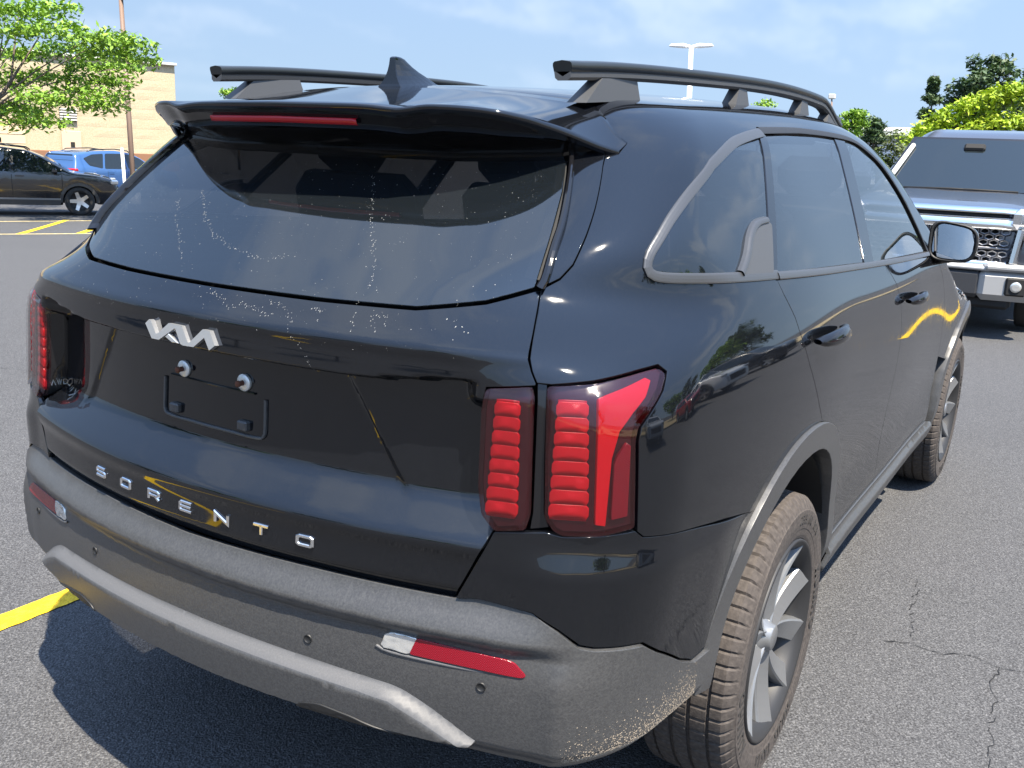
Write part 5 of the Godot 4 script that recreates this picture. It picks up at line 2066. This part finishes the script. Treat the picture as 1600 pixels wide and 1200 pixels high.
func more_materials() -> void:
	M.tyre_plain = mat(lin(0.022, 0.021, 0.020), 0.85)
	M.alloy = mat(lin(0.55, 0.55, 0.55), 0.3, 0.8)
	for q in [["bg_black", lin(0.008, 0.008, 0.010)], ["bg_blue", lin(0.030, 0.085, 0.22)], ["bg_red", lin(0.35, 0.012, 0.012)], ["bg_silver", lin(0.45, 0.46, 0.47)], ["bg_white", lin(0.75, 0.75, 0.74)], ["bg_grey", lin(0.045, 0.050, 0.065)]]:
		var m := mat(q[1], 0.22)
		m.clearcoat_enabled = true
		m.clearcoat = 1.0
		m.clearcoat_roughness = 0.03
		M[q[0]] = m
	M.bg_glass = mat(lin(0.010, 0.014, 0.016), 0.03, 0.0, 0.6)
	M.trim_light = mat(lin(0.30, 0.30, 0.30), 0.4, 0.5)
	M.amber = mat(lin(0.75, 0.20, 0.02), 0.3)
	M.bg_glass_in = mat(lin(0.01, 0.01, 0.012), 0.3)
	M.tag_yellow = mat(lin(0.75, 0.62, 0.05), 0.6)
	M.grille_grey = mat(lin(0.18, 0.18, 0.19), 0.35, 0.6)
	M.grille_dark = mat(lin(0.03, 0.031, 0.034), 0.5)
	M.bumper_silver = mat(lin(0.34, 0.34, 0.335), 0.38, 0.35)
	M.amber_dull = mat(lin(0.55, 0.22, 0.08), 0.3)
	M.white_paint = mat(lin(0.75, 0.75, 0.73), 0.5)
	M.orange = mat(lin(0.80, 0.13, 0.03), 0.6)
	var yp := mat(Color.WHITE, 0.8)
	yp.albedo_texture = noise_tex(0.05, [lin(0.45, 0.33, 0.10), lin(0.62, 0.50, 0.22), lin(0.68, 0.58, 0.35)], [0.1, 0.5, 0.9], 256, 52)
	M.yellow_pale = tri_tex(yp, 0.9, true)
	var lf := mat(Color.WHITE, 0.55, 0.0, 0.4)
	lf.vertex_color_use_as_albedo = true
	lf.backlight_enabled = true
	lf.backlight = Color(0.55, 0.60, 0.30)
	M.leaf = lf
	M.bark = mat(lin(0.10, 0.075, 0.055), 0.9)
	var bl := mat(Color.WHITE, 0.95, 0.0, 0.2)
	bl.albedo_texture = noise_tex(0.03, [lin(0.36, 0.29, 0.185), lin(0.43, 0.355, 0.235), lin(0.50, 0.42, 0.29)], [0.15, 0.5, 0.85], 512, 71)
	M.block = tri_tex(bl, 0.6, true)
	M.block_dark = mat(lin(0.22, 0.11, 0.06), 0.95)
	M.door_tan = mat(lin(0.56, 0.40, 0.27), 0.7)
	M.garage = mat(lin(0.58, 0.45, 0.27), 0.75)
	M.louver = mat(lin(0.55, 0.53, 0.48), 0.6)
	var dg := mat(Color.WHITE, 0.95)
	dg.albedo_texture = noise_tex(0.06, [lin(0.20, 0.16, 0.08), lin(0.34, 0.27, 0.15), lin(0.46, 0.38, 0.24)], [0.15, 0.5, 0.85], 512, 81)
	M.dry_grass = tri_tex(dg, 0.5, true)
	M.pole_brown = mat(lin(0.16, 0.105, 0.075), 0.55)
	M.pole_white = mat(lin(0.80, 0.80, 0.78), 0.5)
	M.roof_white = mat(lin(0.78, 0.79, 0.80), 0.6)

func store() -> void:
	# wall runs from A (left) to B (right corner); split-face block courses with pushed-out faces
	var A := Vector3(-62.5, -0.75, -16.0)
	var B := Vector3(-52.2, -0.75, -41.5)
	var d := (B - A)
	d.y = 0
	var L := d.length()
	d = d.normalized()
	var nrm := Vector3(-d.z, 0, d.x)
	if nrm.dot(Vector3(50, 0, 40)) < 0:
		nrm = -nrm
	var t := thing("store_building", "tan split face block building with flat roof behind the parked crossovers", "building", A)
	var H := 6.95
	var xf := Transform3D(Basis(d, Vector3.UP, d.cross(Vector3.UP)), Vector3.ZERO)
	var fz := 1.0 if d.cross(Vector3.UP).dot(nrm) > 0 else -1.0
	put("wall", cbox(xf * Vector3(L / 2, H / 2, -fz * 6.0), Vector3(L, H, 12.0), 0.02, xf.basis), M.block, t)
	# blocks: rough faces standing proud of the joints; three shared shapes
	var rng := RandomNumberGenerator.new()
	rng.seed = 77
	var shapes := []
	for k in 4:
		var rows := []
		for i in 5:
			var r := []
			for j in 4:
				var edge := i == 0 or i == 4 or j == 0 or j == 3
				r.append(Vector3(-0.985 + i * 0.4925, -0.29 + j * 0.193, fz * (0.0 if edge else rng.randf_range(0.003, 0.013))))
			rows.append(r)
		shapes.append(sheet(rows, false))
	var cols := int(L / 2.02)
	var n := 0
	for c in range(cols - 1, -1, -1):
		for r in 9:
			var u := c * 2.02 + 1.0 + (1.0 if r % 2 else 0.0)
			var y := 1.25 + r * 0.62
			if u + 1.0 > L:
				u = L - 1.0
			# keep clear of the doors and the louvre
			var du := L - u
			if n >= 290:
				continue
			if y < 2.5 and du > 4.4 and du < 13.5:
				continue
			put("block", shapes[rng.randi() % 4], M.block, t, xf * Transform3D(Basis.IDENTITY, Vector3(u, y, fz * 0.004)))
			n += 1
	put("parapet_cap", cbox(xf * Vector3(L / 2, H + 0.06, -fz * 5.9), Vector3(L + 0.2, 0.16, 12.3), 0.03, xf.basis), M.louver, t)
	put("base_course", cbox(xf * Vector3(L / 2, 0.62, fz * 0.03), Vector3(L + 0.1, 1.24, 0.12), 0.02, xf.basis), M.block_dark, t)
	# service door with a small pane
	var dx := L - 6.6
	var dr := put("door", cbox(xf * Vector3(dx, 1.25, fz * 0.13), Vector3(1.15, 2.45, 0.12), 0.02, xf.basis), M.door_tan, t)
	put("door_pane", cbox(xf * Vector3(dx + 0.05, 1.65, fz * 0.20), Vector3(0.25, 0.30, 0.03), 0.005, xf.basis), M.bg_glass, dr)
	var gd := put("garage_door", cbox(xf * Vector3(L - 12.0, 1.45, fz * 0.10), Vector3(5.6, 2.9, 0.12), 0.02, xf.basis), M.garage, t)
	for k in 5:
		put("panel_seam", cbox(xf * Vector3(L - 12.0, 0.5 + k * 0.55, fz * 0.17), Vector3(5.55, 0.03, 0.03), 0.004, xf.basis), M.door_tan, gd)
	for k in [-1.5, 0.2]:
		put("garage_pane", cbox(xf * Vector3(L - 11.2 + k, 1.78, fz * 0.185), Vector3(0.9, 0.26, 0.04), 0.005, xf.basis), M.bg_glass, gd)
	var lv := put("louvre", cbox(xf * Vector3(L - 6.7, 3.45, fz * 0.10), Vector3(1.0, 0.80, 0.10), 0.01, xf.basis), M.black, t)
	for k in 5:
		put("slat", cbox(xf * Vector3(L - 6.7, 3.14 + k * 0.16, fz * 0.17), Vector3(1.0, 0.09, 0.06), 0.01, xf.basis), M.louver, lv)
	put("roof_vent", tube([xf * Vector3(L - 2.6, H, -fz * 1.5), xf * Vector3(L - 2.6, H + 0.85, -fz * 1.5)], [0.07, 0.07], 8), M.pole_white, t)
	# low white building far behind on the right
	var w := thing("warehouse", "low white metal building far behind, left of the bushes", "building", Vector3(-17.0, -0.2, -92.0))
	put("wall", cbox(Vector3(0, 2.2, 0), Vector3(9.0, 4.4, 6.0), 0.05), M.roof_white, w)
	put("roof", cbox(Vector3(0, 4.9, 0.4), Vector3(9.6, 1.1, 7.0), 0.3), M.white_paint, w)
	var cone := thing("traffic_cone", "small orange cone at the black crossover's front bumper", "cone", Vector3(-20.95, -0.52, -14.60))
	put("cone", tube([Vector3(0, 0.02, 0), Vector3(0, 0.62, 0), Vector3(0, 0.70, 0)], [0.15, 0.05, 0.03], 12), M.orange, cone)
	put("base", cbox(Vector3(0, 0.02, 0), Vector3(0.36, 0.04, 0.36), 0.01), M.orange, cone)

func poles() -> void:
	var p := thing("lamp_post", "slender brown lamp post in front of the tan building", "lamp post", Vector3(-25.02, -0.6, -18.17))
	var a := Vector3(0, -0.2, 0)
	var b := Vector3(-26.52, 5.80, -19.14) - Vector3(-25.02, -0.6, -18.17)
	put("shaft", tube([a, b], [0.085, 0.07], 8), M.pole_brown, p)
	put("base", tube([a, b * 0.06], [0.20, 0.20], 12), M.louver, p)
	put("lamp_head", cbox(b + Vector3(0.25, 0.08, -0.1), Vector3(0.8, 0.14, 0.35), 0.04), M.pole_white, p)
	p = thing("sign_post", "plain white post beside the brown lamp post", "post", Vector3(-22.58, -0.58, -16.11))
	b = Vector3(-22.99, 1.16, -16.36) - Vector3(-22.58, -0.58, -16.11)
	put("shaft", tube([Vector3(0, -0.1, 0), b], [0.045, 0.045], 8), M.pole_white, p)
	put("cap", tube([b, b * 1.02], [0.055, 0.03], 8), M.pole_white, p)
	p = thing("lamp_post", "tall white lamp post with two heads rising behind the roof rail", "lamp post", Vector3(-13.99, -0.2, -37.12))
	b = Vector3(-14.90, 6.30, -38.58) - Vector3(-13.99, -0.2, -37.12)
	put("shaft", tube([Vector3(0, -0.2, 0), b * 0.5, b], [0.15, 0.13, 0.09], 10), M.pole_white, p)
	for s in [-1.0, 1.0]:
		var dd: Vector3 = Vector3(0.85, 0.04, -0.5).normalized() * s
		put("lamp_head", tube([b, b + dd * 0.35 + Vector3(0, 0.05, 0), b + dd * 0.85 + Vector3(0, 0.06, 0), b + dd * 0.95 + Vector3(0, 0.03, 0)], [0.06, 0.10, 0.07, 0.02], 8), M.pole_white, p)
	p = thing("utility_post", "thin distant post with a small box above the trees", "post", Vector3(-16.6, 0.0, -72.2))
	put("shaft", tube([Vector3.ZERO, Vector3(-1.05, 6.6, -1.1)], [0.07, 0.06], 6), M.pole_brown, p)
	put("box", cbox(Vector3(-1.05, 6.75, -1.1), Vector3(0.5, 0.35, 0.3), 0.05), M.louver, p)

func trees() -> void:
	var bright := [Color(0.13, 0.24, 0.025), Color(0.18, 0.31, 0.035), Color(0.10, 0.19, 0.02), Color(0.23, 0.36, 0.05)]
	var lime := [Color(0.24, 0.34, 0.02), Color(0.30, 0.40, 0.03), Color(0.18, 0.27, 0.02), Color(0.36, 0.44, 0.05)]
	var dark := [Color(0.045, 0.080, 0.035), Color(0.062, 0.100, 0.045), Color(0.034, 0.062, 0.028), Color(0.085, 0.125, 0.06)]
	var olive := [Color(0.09, 0.12, 0.04), Color(0.12, 0.15, 0.06), Color(0.07, 0.09, 0.03)]
	var L := [[-20.41, 4.12, -11.73], [-19.57, 4.16, -11.75], [-20.02, 4.35, -12.66], [-19.95, 3.68, -11.57], [-19.19, 3.70, -11.71], [-19.85, 3.95, -12.67], [-22.43, 3.38, -12.91], [-21.51, 3.38, -13.02], [-20.83, 3.55, -13.35], [-18.74, 3.60, -12.56], [-19.46, 3.37, -13.27], [-18.37, 3.39, -12.94], [-18.20, 3.64, -12.72], [-17.53, 3.53, -12.84], [-17.71, 3.23, -13.06], [-20.07, 3.20, -14.35], [-20.49, 3.14, -13.69], [-20.17, 2.84, -13.72], [-19.75, 2.81, -13.95], [-18.08, 2.38, -12.50], [-18.45, 2.18, -12.67], [-19.98, 2.56, -13.06], [-20.81, 2.85, -13.04], [-21.80, 2.85, -12.90], [-22.26, 2.68, -12.66], [-19.02, 2.30, -11.49], [-20.12, 2.25, -12.80], [-21.36, 2.12, -12.25], [-20.48, 1.98, -12.11], [-19.09, 1.76, -11.64], [-20.72, 1.74, -11.77], [-20.50, 3.89, -11.04], [-23.49, 3.26, -12.28], [-22.83, 2.33, -12.15], [-22.62, 3.59, -11.41], [-21.26, 4.97, -11.70], [-22.39, 5.34, -13.46], [-20.62, 5.04, -13.17], [-23.89, 5.08, -12.36], [-24.17, 4.27, -11.81], [-22.62, 2.83, -11.04]]
	for q in L:
		q.append(0.62)
	tree("locust_tree", "bright green feathery tree reaching in from the upper left", Vector3(-21.6, -0.55, -10.4), L, 300, 0.075, bright, 0.10, 5, 0.5)
	var c := []
	for q in [[-7.43, 3.25, -52.05], [-6.49, 4.27, -52.93], [-5.48, 4.96, -53.76], [-4.45, 5.5, -54.55], [-3.4, 5.88, -55.31], [-2.18, 5.29, -55.9], [-6.96, 3.76, -52.49], [-3.68, 4.25, -54.67], [-4.77, 4.03, -53.93], [-5.6, 3.6, -53.2], [-6.4, 2.9, -52.6], [-2.6, 4.2, -55.4], [-1.0, 4.9, -56.3], [-1.6, 3.6, -55.9], [-3.0, 3.2, -55.0], [-4.6, 3.0, -54.0]]:
		for k in 3:
			c.append([q[0] + (k - 1) * 0.45, q[1] + (k % 2) * 0.3 - 0.1, q[2] - k * 0.8, 0.8])
	tree("maple_tree", "lime green leafy tree behind the grey pickup", Vector3(-4.2, 0, -55.5), c, 190, 0.17, lime, 0.18, 6, 0.7)
	tree("shrub", "pale olive bush left of the lime green tree", Vector3(-6.9, 0, -42.6), round_clumps(Vector3(-6.9, 1.9, -42.7), 0.75, 1.3, 26, 0.38, 12), 90, 0.10, olive, 0.06, 7, 0.9)
	tree("evergreen_tree", "tall dark evergreen standing above the lime green tree", Vector3(-9.2, 0, -86), round_clumps(Vector3(-9.0, 7.6, -86), 2.4, 3.2, 60, 0.85, 14), 110, 0.26, dark, 0.3, 8, 0.8)
	tree("evergreen_tree", "dark pointed evergreen at the left of the tall one", Vector3(-12.4, 0, -83), cone_clumps(Vector3(-12.3, 0, -83), 8.8, 2.2, 44, 0.75, 15), 110, 0.24, dark, 0.25, 9, 0.8)
	tree("evergreen_tree", "dark evergreen cut by the right edge of the picture", Vector3(-5.4, 0, -88), round_clumps(Vector3(-5.2, 7.2, -88), 1.9, 2.9, 44, 0.8, 16), 110, 0.26, dark, 0.3, 10, 0.8)
	tree("small_tree", "small bright tree in the gap right of the front roof rail", Vector3(-13.6, 0, -63.5), round_clumps(Vector3(-13.6, 4.2, -63.4), 0.85, 1.1, 20, 0.5, 17), 90, 0.15, bright, 0.1, 11, 0.7)
	tree("small_tree", "small dark tree beyond the front end of the roof rail", Vector3(-13.0, 0, -70), round_clumps(Vector3(-13.6, 4.0, -70), 1.1, 1.2, 22, 0.5, 18), 80, 0.18, dark, 0.1, 12, 0.7)
	tree("small_tree", "small green treetop under the middle of the roof rail", Vector3(-18.7, 0, -60.2), round_clumps(Vector3(-18.7, 4.7, -60.3), 1.0, 0.9, 20, 0.5, 19), 90, 0.15, bright, 0.1, 13, 0.7)
	tree("small_tree", "green treetop showing below the end of the left roof rail", Vector3(-47.3, 0, -42.4), round_clumps(Vector3(-47.3, 4.0, -42.4), 0.9, 1.1, 20, 0.5, 20), 90, 0.14, bright, 0.1, 14, 0.7)
	# row across the lane, mirrored in the doors and windows
	var k := 0
	for q in [[18, -34, 7.0, 0], [17, -25, 6.0, 1], [19, -17, 7.5, 0], [17, -9, 5.5, 1], [18, -1, 6.5, 0], [17, 7, 6.0, 1]]:
		tree("lot_tree", "%s tree in the row off to the right, %s from the far end" % [["dark", "green"][q[3]], ["first", "second", "third", "fourth", "fifth", "sixth"][k]], Vector3(q[0], 0, q[1]), round_clumps(Vector3(q[0], q[2] * 0.55, q[1]), 2.6, q[2] * 0.36, 40, 0.9, 30 + k), 60, 0.26, dark if q[3] == 0 else bright, 0.16, 40 + k, 0.8, "trees across the lane")
		k += 1
	# trees behind the viewer, mirrored low in the tailgate
	k = 0
	for q in [[-19, 13, 7.0, 0], [-16, 19, 6.0, 1], [-10, 25, 7.5, 0], [-2, 28, 6.0, 1]]:
		tree("lot_tree", "%s tree behind the viewer, %s from the left" % [["dark", "green"][q[3]], ["first", "second", "third", "fourth"][k]], Vector3(q[0], ground_y(q[0], q[1]), q[1]), round_clumps(Vector3(q[0], q[2] * 0.55, q[1]), 2.6, q[2] * 0.36, 40, 0.9, 50 + k), 60, 0.26, dark if q[3] == 0 else bright, 0.16, 60 + k, 0.8, "trees behind the viewer")
		k += 1

# ------------------------------------------------------------------ the grey pickup nose to nose with the black car
func pickup() -> void:
	var t := thing("pickup_truck", "grey pickup truck with chrome grille facing the foreground suv", "pickup", Vector3(0.03, 0.02, -8.72))
	# own axes: z = 0 at the bumper, truck runs towards -z
	var hw := func(p: Vector2) -> float:
		var w := 1.0 - 0.06 * step01(0.6, 0.3, p.y)
		w -= 0.36 * maxf(0.0, p.y - 1.24) / 0.70
		w -= 0.10 * pow(clampf((0.55 - p.x) / 0.55, 0, 1), 2.0)
		return w
	var pr := [[-.12, .55], [-.10, .80], [-.14, 1.10], [-.30, 1.205], [-.90, 1.27], [-1.62, 1.30], [-2.30, 1.83], [-2.55, 1.965], [-3.0, 2.02], [-3.9, 2.0], [-4.05, 1.92], [-4.25, 1.30], [-5.80, 1.28], [-5.82, .55]]
	pr.append_array(arch(-4.75, .42, .46, 192, -12))
	pr.append_array([[-4.2, .42], [-1.7, .42]])
	pr.append_array(arch(-1.02, .42, .47, 192, -12))
	for q in pr:
		q[0] = -q[0]
	var body := profile_body(v2(pr), hw, 0.12, 0.09)
	put("body", body, M.bg_grey, t)
	# raised bonnet centre
	var rows := []
	for i in 9:
		var f := i / 8.0
		var z := lerpf(-0.20, -1.60, f)
		var row := []
		for k in 13:
			var c := k / 12.0 * 2 - 1
			var w := lerpf(0.72, 0.78, f)
			row.append(Vector3(c * w, lerpf(1.175, 1.305, pow(f, 0.6)) + 0.030 * (1 - pow(absf(c), 6.0)) - 0.004, z))
		rows.append(row)
	put("bonnet_bulge", sheet(rows), M.bg_grey, t)
	# windscreen with its black edge, wipers and what hangs on the mirror
	var gl := []
	var ed := []
	for i in 7:
		var f := i / 6.0
		var r1 := []
		var r2 := []
		for k in 11:
			var c := k / 10.0 * 2 - 1
			var bow := 0.07 * (1 - c * c)
			r1.append(Vector3(c * lerpf(0.83, 0.66, f), lerpf(1.315, 1.865, f) + 0.012, -lerpf(1.60, 2.325, f) + bow))
			r2.append(Vector3(c * lerpf(0.88, 0.70, f), lerpf(1.295, 1.895, f) + 0.004, -lerpf(1.58, 2.36, f) + bow - 0.004))
		gl.append(r1)
		ed.append(r2)
	put("windscreen_frame", sheet(ed), M.bg_glass_in, t)
	put("windscreen", sheet(gl), M.bg_glass, t)
	put("mirror_pod", cbox(Vector3(0.0, 1.79, -2.12), Vector3(0.22, 0.09, 0.06), 0.02, Basis(Vector3.RIGHT, -0.6)), M.black, t)
	put("grab_handle_pillar", tube([Vector3(-0.80, 1.36, -1.60), Vector3(-0.66, 1.80, -2.18)], [0.03, 0.025], 8), M.white_paint, t)
	put("inspection_tag", cbox(Vector3(0.62, 1.40, -1.70), Vector3(0.16, 0.14, 0.004), 0.001, Basis(Vector3.RIGHT, -0.85)), M.tag_yellow, t)
	for s in [-1.0, 1.0]:
		put("wiper", tube([Vector3(s * 0.10 - 0.5, 1.325, -1.575), Vector3(s * 0.10, 1.335, -1.53), Vector3(s * 0.10 + 0.45, 1.33, -1.56)], [0.012, 0.014, 0.012], 6), M.black, t)
	# chrome grille: top bar in two steps, hexagon mesh, surround
	var ch := func(y0: float, y1: float, z0: float, z1: float, w: float) -> ArrayMesh:
		var rr := []
		for q in [[y1, z1 - 0.05], [y1, z1], [lerpf(y0, y1, 0.5), lerpf(z0, z1, 0.5) + 0.015], [y0, z0], [y0, z0 - 0.05]]:
			var row := []
			for k in 13:
				var c := k / 12.0 * 2 - 1
				row.append(Vector3(c * w, q[0], q[1] + 0.03 - 0.09 * c * c))
			rr.append(row)
		return sheet(rr)
	var g := Node3D.new()
	g.name = "grille"
	t.add_child(g, true)
	put("top_bar", ch.call(1.150, 1.205, -0.035, -0.10, 0.70), M.chrome, g)
	put("slot", ch.call(1.105, 1.155, -0.075, -0.085, 0.62), M.black, g)
	put("upper_bar", ch.call(1.010, 1.110, -0.015, -0.045, 0.70), M.chrome, g)
	put("backing", ch.call(0.70, 1.02, -0.09, -0.09, 0.66), M.black, g)
	put("lower_bar", ch.call(0.655, 0.715, 0.0, -0.01, 0.66), M.chrome, g)
	for s in [-1.0, 1.0]:
		put("corner", cbox(Vector3(s * 0.735, 1.11, -0.075), Vector3(0.17, 0.19, 0.13), 0.05, Basis(Vector3.UP, s * 0.45)), M.chrome, g)
		put("side_bar", cbox(Vector3(s * 0.725, 0.86, -0.075), Vector3(0.075, 0.36, 0.11), 0.025, Basis(Vector3.UP, s * 0.4) * Basis(Vector3.FORWARD, s * 0.10)), M.chrome, g)
	var hex := SurfaceTool.new()
	hex.begin(Mesh.PRIMITIVE_TRIANGLES)
	for k in 6:
		var a0 := TAU * k / 6 + PI / 6
		var a1 := TAU * (k + 1) / 6 + PI / 6
		var pts := []
		for a in [a0, a1]:
			pts.append([Vector3(cos(a) * 0.050, sin(a) * 0.034, 0.0), Vector3(cos(a) * 0.043, sin(a) * 0.029, 0.010), Vector3(cos(a) * 0.034, sin(a) * 0.021, 0.006), Vector3(cos(a) * 0.032, sin(a) * 0.019, -0.03)])
		sheet_into(hex, pts, false)
	hex.generate_normals()
	var hm := hex.commit()
	for r in 6:
		if r == 3:
			continue
		for c in 15:
			var x := (c - 7) * 0.088 + (0.044 if r % 2 else 0.0)
			if absf(x) > 0.64:
				continue
			put("mesh_cell", hm, M.grille_grey, g, Transform3D(Basis.IDENTITY, Vector3(x, 0.985 - r * 0.052, -0.045 - 0.09 * x * x)))
	put("mesh_bar", ch.call(0.815, 0.845, -0.05, -0.05, 0.66), M.grille_grey, g)
	# headlamps
	for s in [-1.0, 1.0]:
		var hl := Node3D.new()
		hl.name = "headlamp"
		t.add_child(hl, true)
		put("housing", cbox(Vector3(s * 0.875, 0.955, -0.20), Vector3(0.20, 0.26, 0.28), 0.04, Basis(Vector3.UP, s * 0.5)), M.black, hl)
		put("reflector", cbox(Vector3(s * 0.875, 0.975, -0.145), Vector3(0.15, 0.17, 0.20), 0.03, Basis(Vector3.UP, s * 0.5)), M.clear_lamp, hl)
		put("turn_lamp", cbox(Vector3(s * 0.845, 1.00, -0.09), Vector3(0.09, 0.08, 0.12), 0.02, Basis(Vector3.UP, s * 0.5)), M.amber_dull, hl)
		# bumper end in painted silver with a fog lamp
		var be := [[0.30, .36], [.46, .62], [.98, .62], [1.02, .50], [.95, .40], [.55, .33]]
		put("bumper_end", cbox(Vector3(s * 0.72, 0.50, -0.06), Vector3(0.58, 0.29, 0.24), 0.06, Basis(Vector3.UP, s * 0.22)), M.bumper_silver, t)
		var fg := put("fog_recess", cbox(Vector3(s * 0.78, 0.50, 0.045), Vector3(0.18, 0.17, 0.06), 0.015, Basis(Vector3.UP, s * 0.22)), M.black, t)
		put("fog_lamp", lathe_x([[0.0, .0], [.012, .03], [.006, .048], [-.02, .05]], 20), M.clear_lamp, fg, Transform3D(Basis(Vector3.UP, -PI / 2 + s * 0.22), Vector3(s * 0.785, 0.50, 0.078)))
		put("bumper_cap", cbox(Vector3(s * 0.76, 0.665, -0.06), Vector3(0.56, 0.06, 0.26), 0.02, Basis(Vector3.UP, s * 0.22)), M.bumper_silver, t)
		bg_wheel(t, Vector3(s * 0.86, 0.41, 1.02 * -1.0), 0.41, s, M.alloy)
		bg_wheel(t, Vector3(s * 0.86, 0.41, -4.75), 0.41, s, M.alloy)
		var m := Node3D.new()
		m.name = "door_mirror"
		t.add_child(m, true)
		put("shell", cbox(Vector3(s * 1.16, 1.36, -1.95), Vector3(0.24, 0.22, 0.13), 0.05), M.bg_grey, m)
		put("foot", cbox(Vector3(s * 1.00, 1.30, -1.97), Vector3(0.12, 0.06, 0.08), 0.02), M.black, m)
		var win := side_sheet(soften(v2([[-1.85, 1.32], [-2.48, 1.78], [-2.70, 1.84], [-3.95, 1.84], [-4.05, 1.34]]), 0.05), 0.15, func(p: Vector2) -> Vector3: return Vector3(s * (hw.call(Vector2(-p.x, p.y)) + 0.006), p.y, p.x))
		put("side_window", win, M.bg_glass, t)
	put("bumper_centre", cbox(Vector3(0, 0.50, -0.02), Vector3(0.98, 0.26, 0.22), 0.04), M.grille_dark, t)
	put("bumper_step", cbox(Vector3(0, 0.645, 0.0), Vector3(1.10, 0.035, 0.20), 0.012), M.bumper_silver, t)
	put("plate_bracket", cbox(Vector3(0, 0.52, 0.10), Vector3(0.40, 0.17, 0.04), 0.02), M.clad, t)
	put("air_dam", cbox(Vector3(0, 0.33, -0.10), Vector3(1.5, 0.12, 0.20), 0.03), M.black, t)
	put("underbody", cbox(Vector3(0, 0.50, -2.9), Vector3(1.3, 0.25, 5.2), 0.05), M.black, t)
	put("roof_aerial", cbox(Vector3(0.25, 1.99, -3.3), Vector3(0.05, 0.10, 0.16), 0.02), M.bg_grey, t)
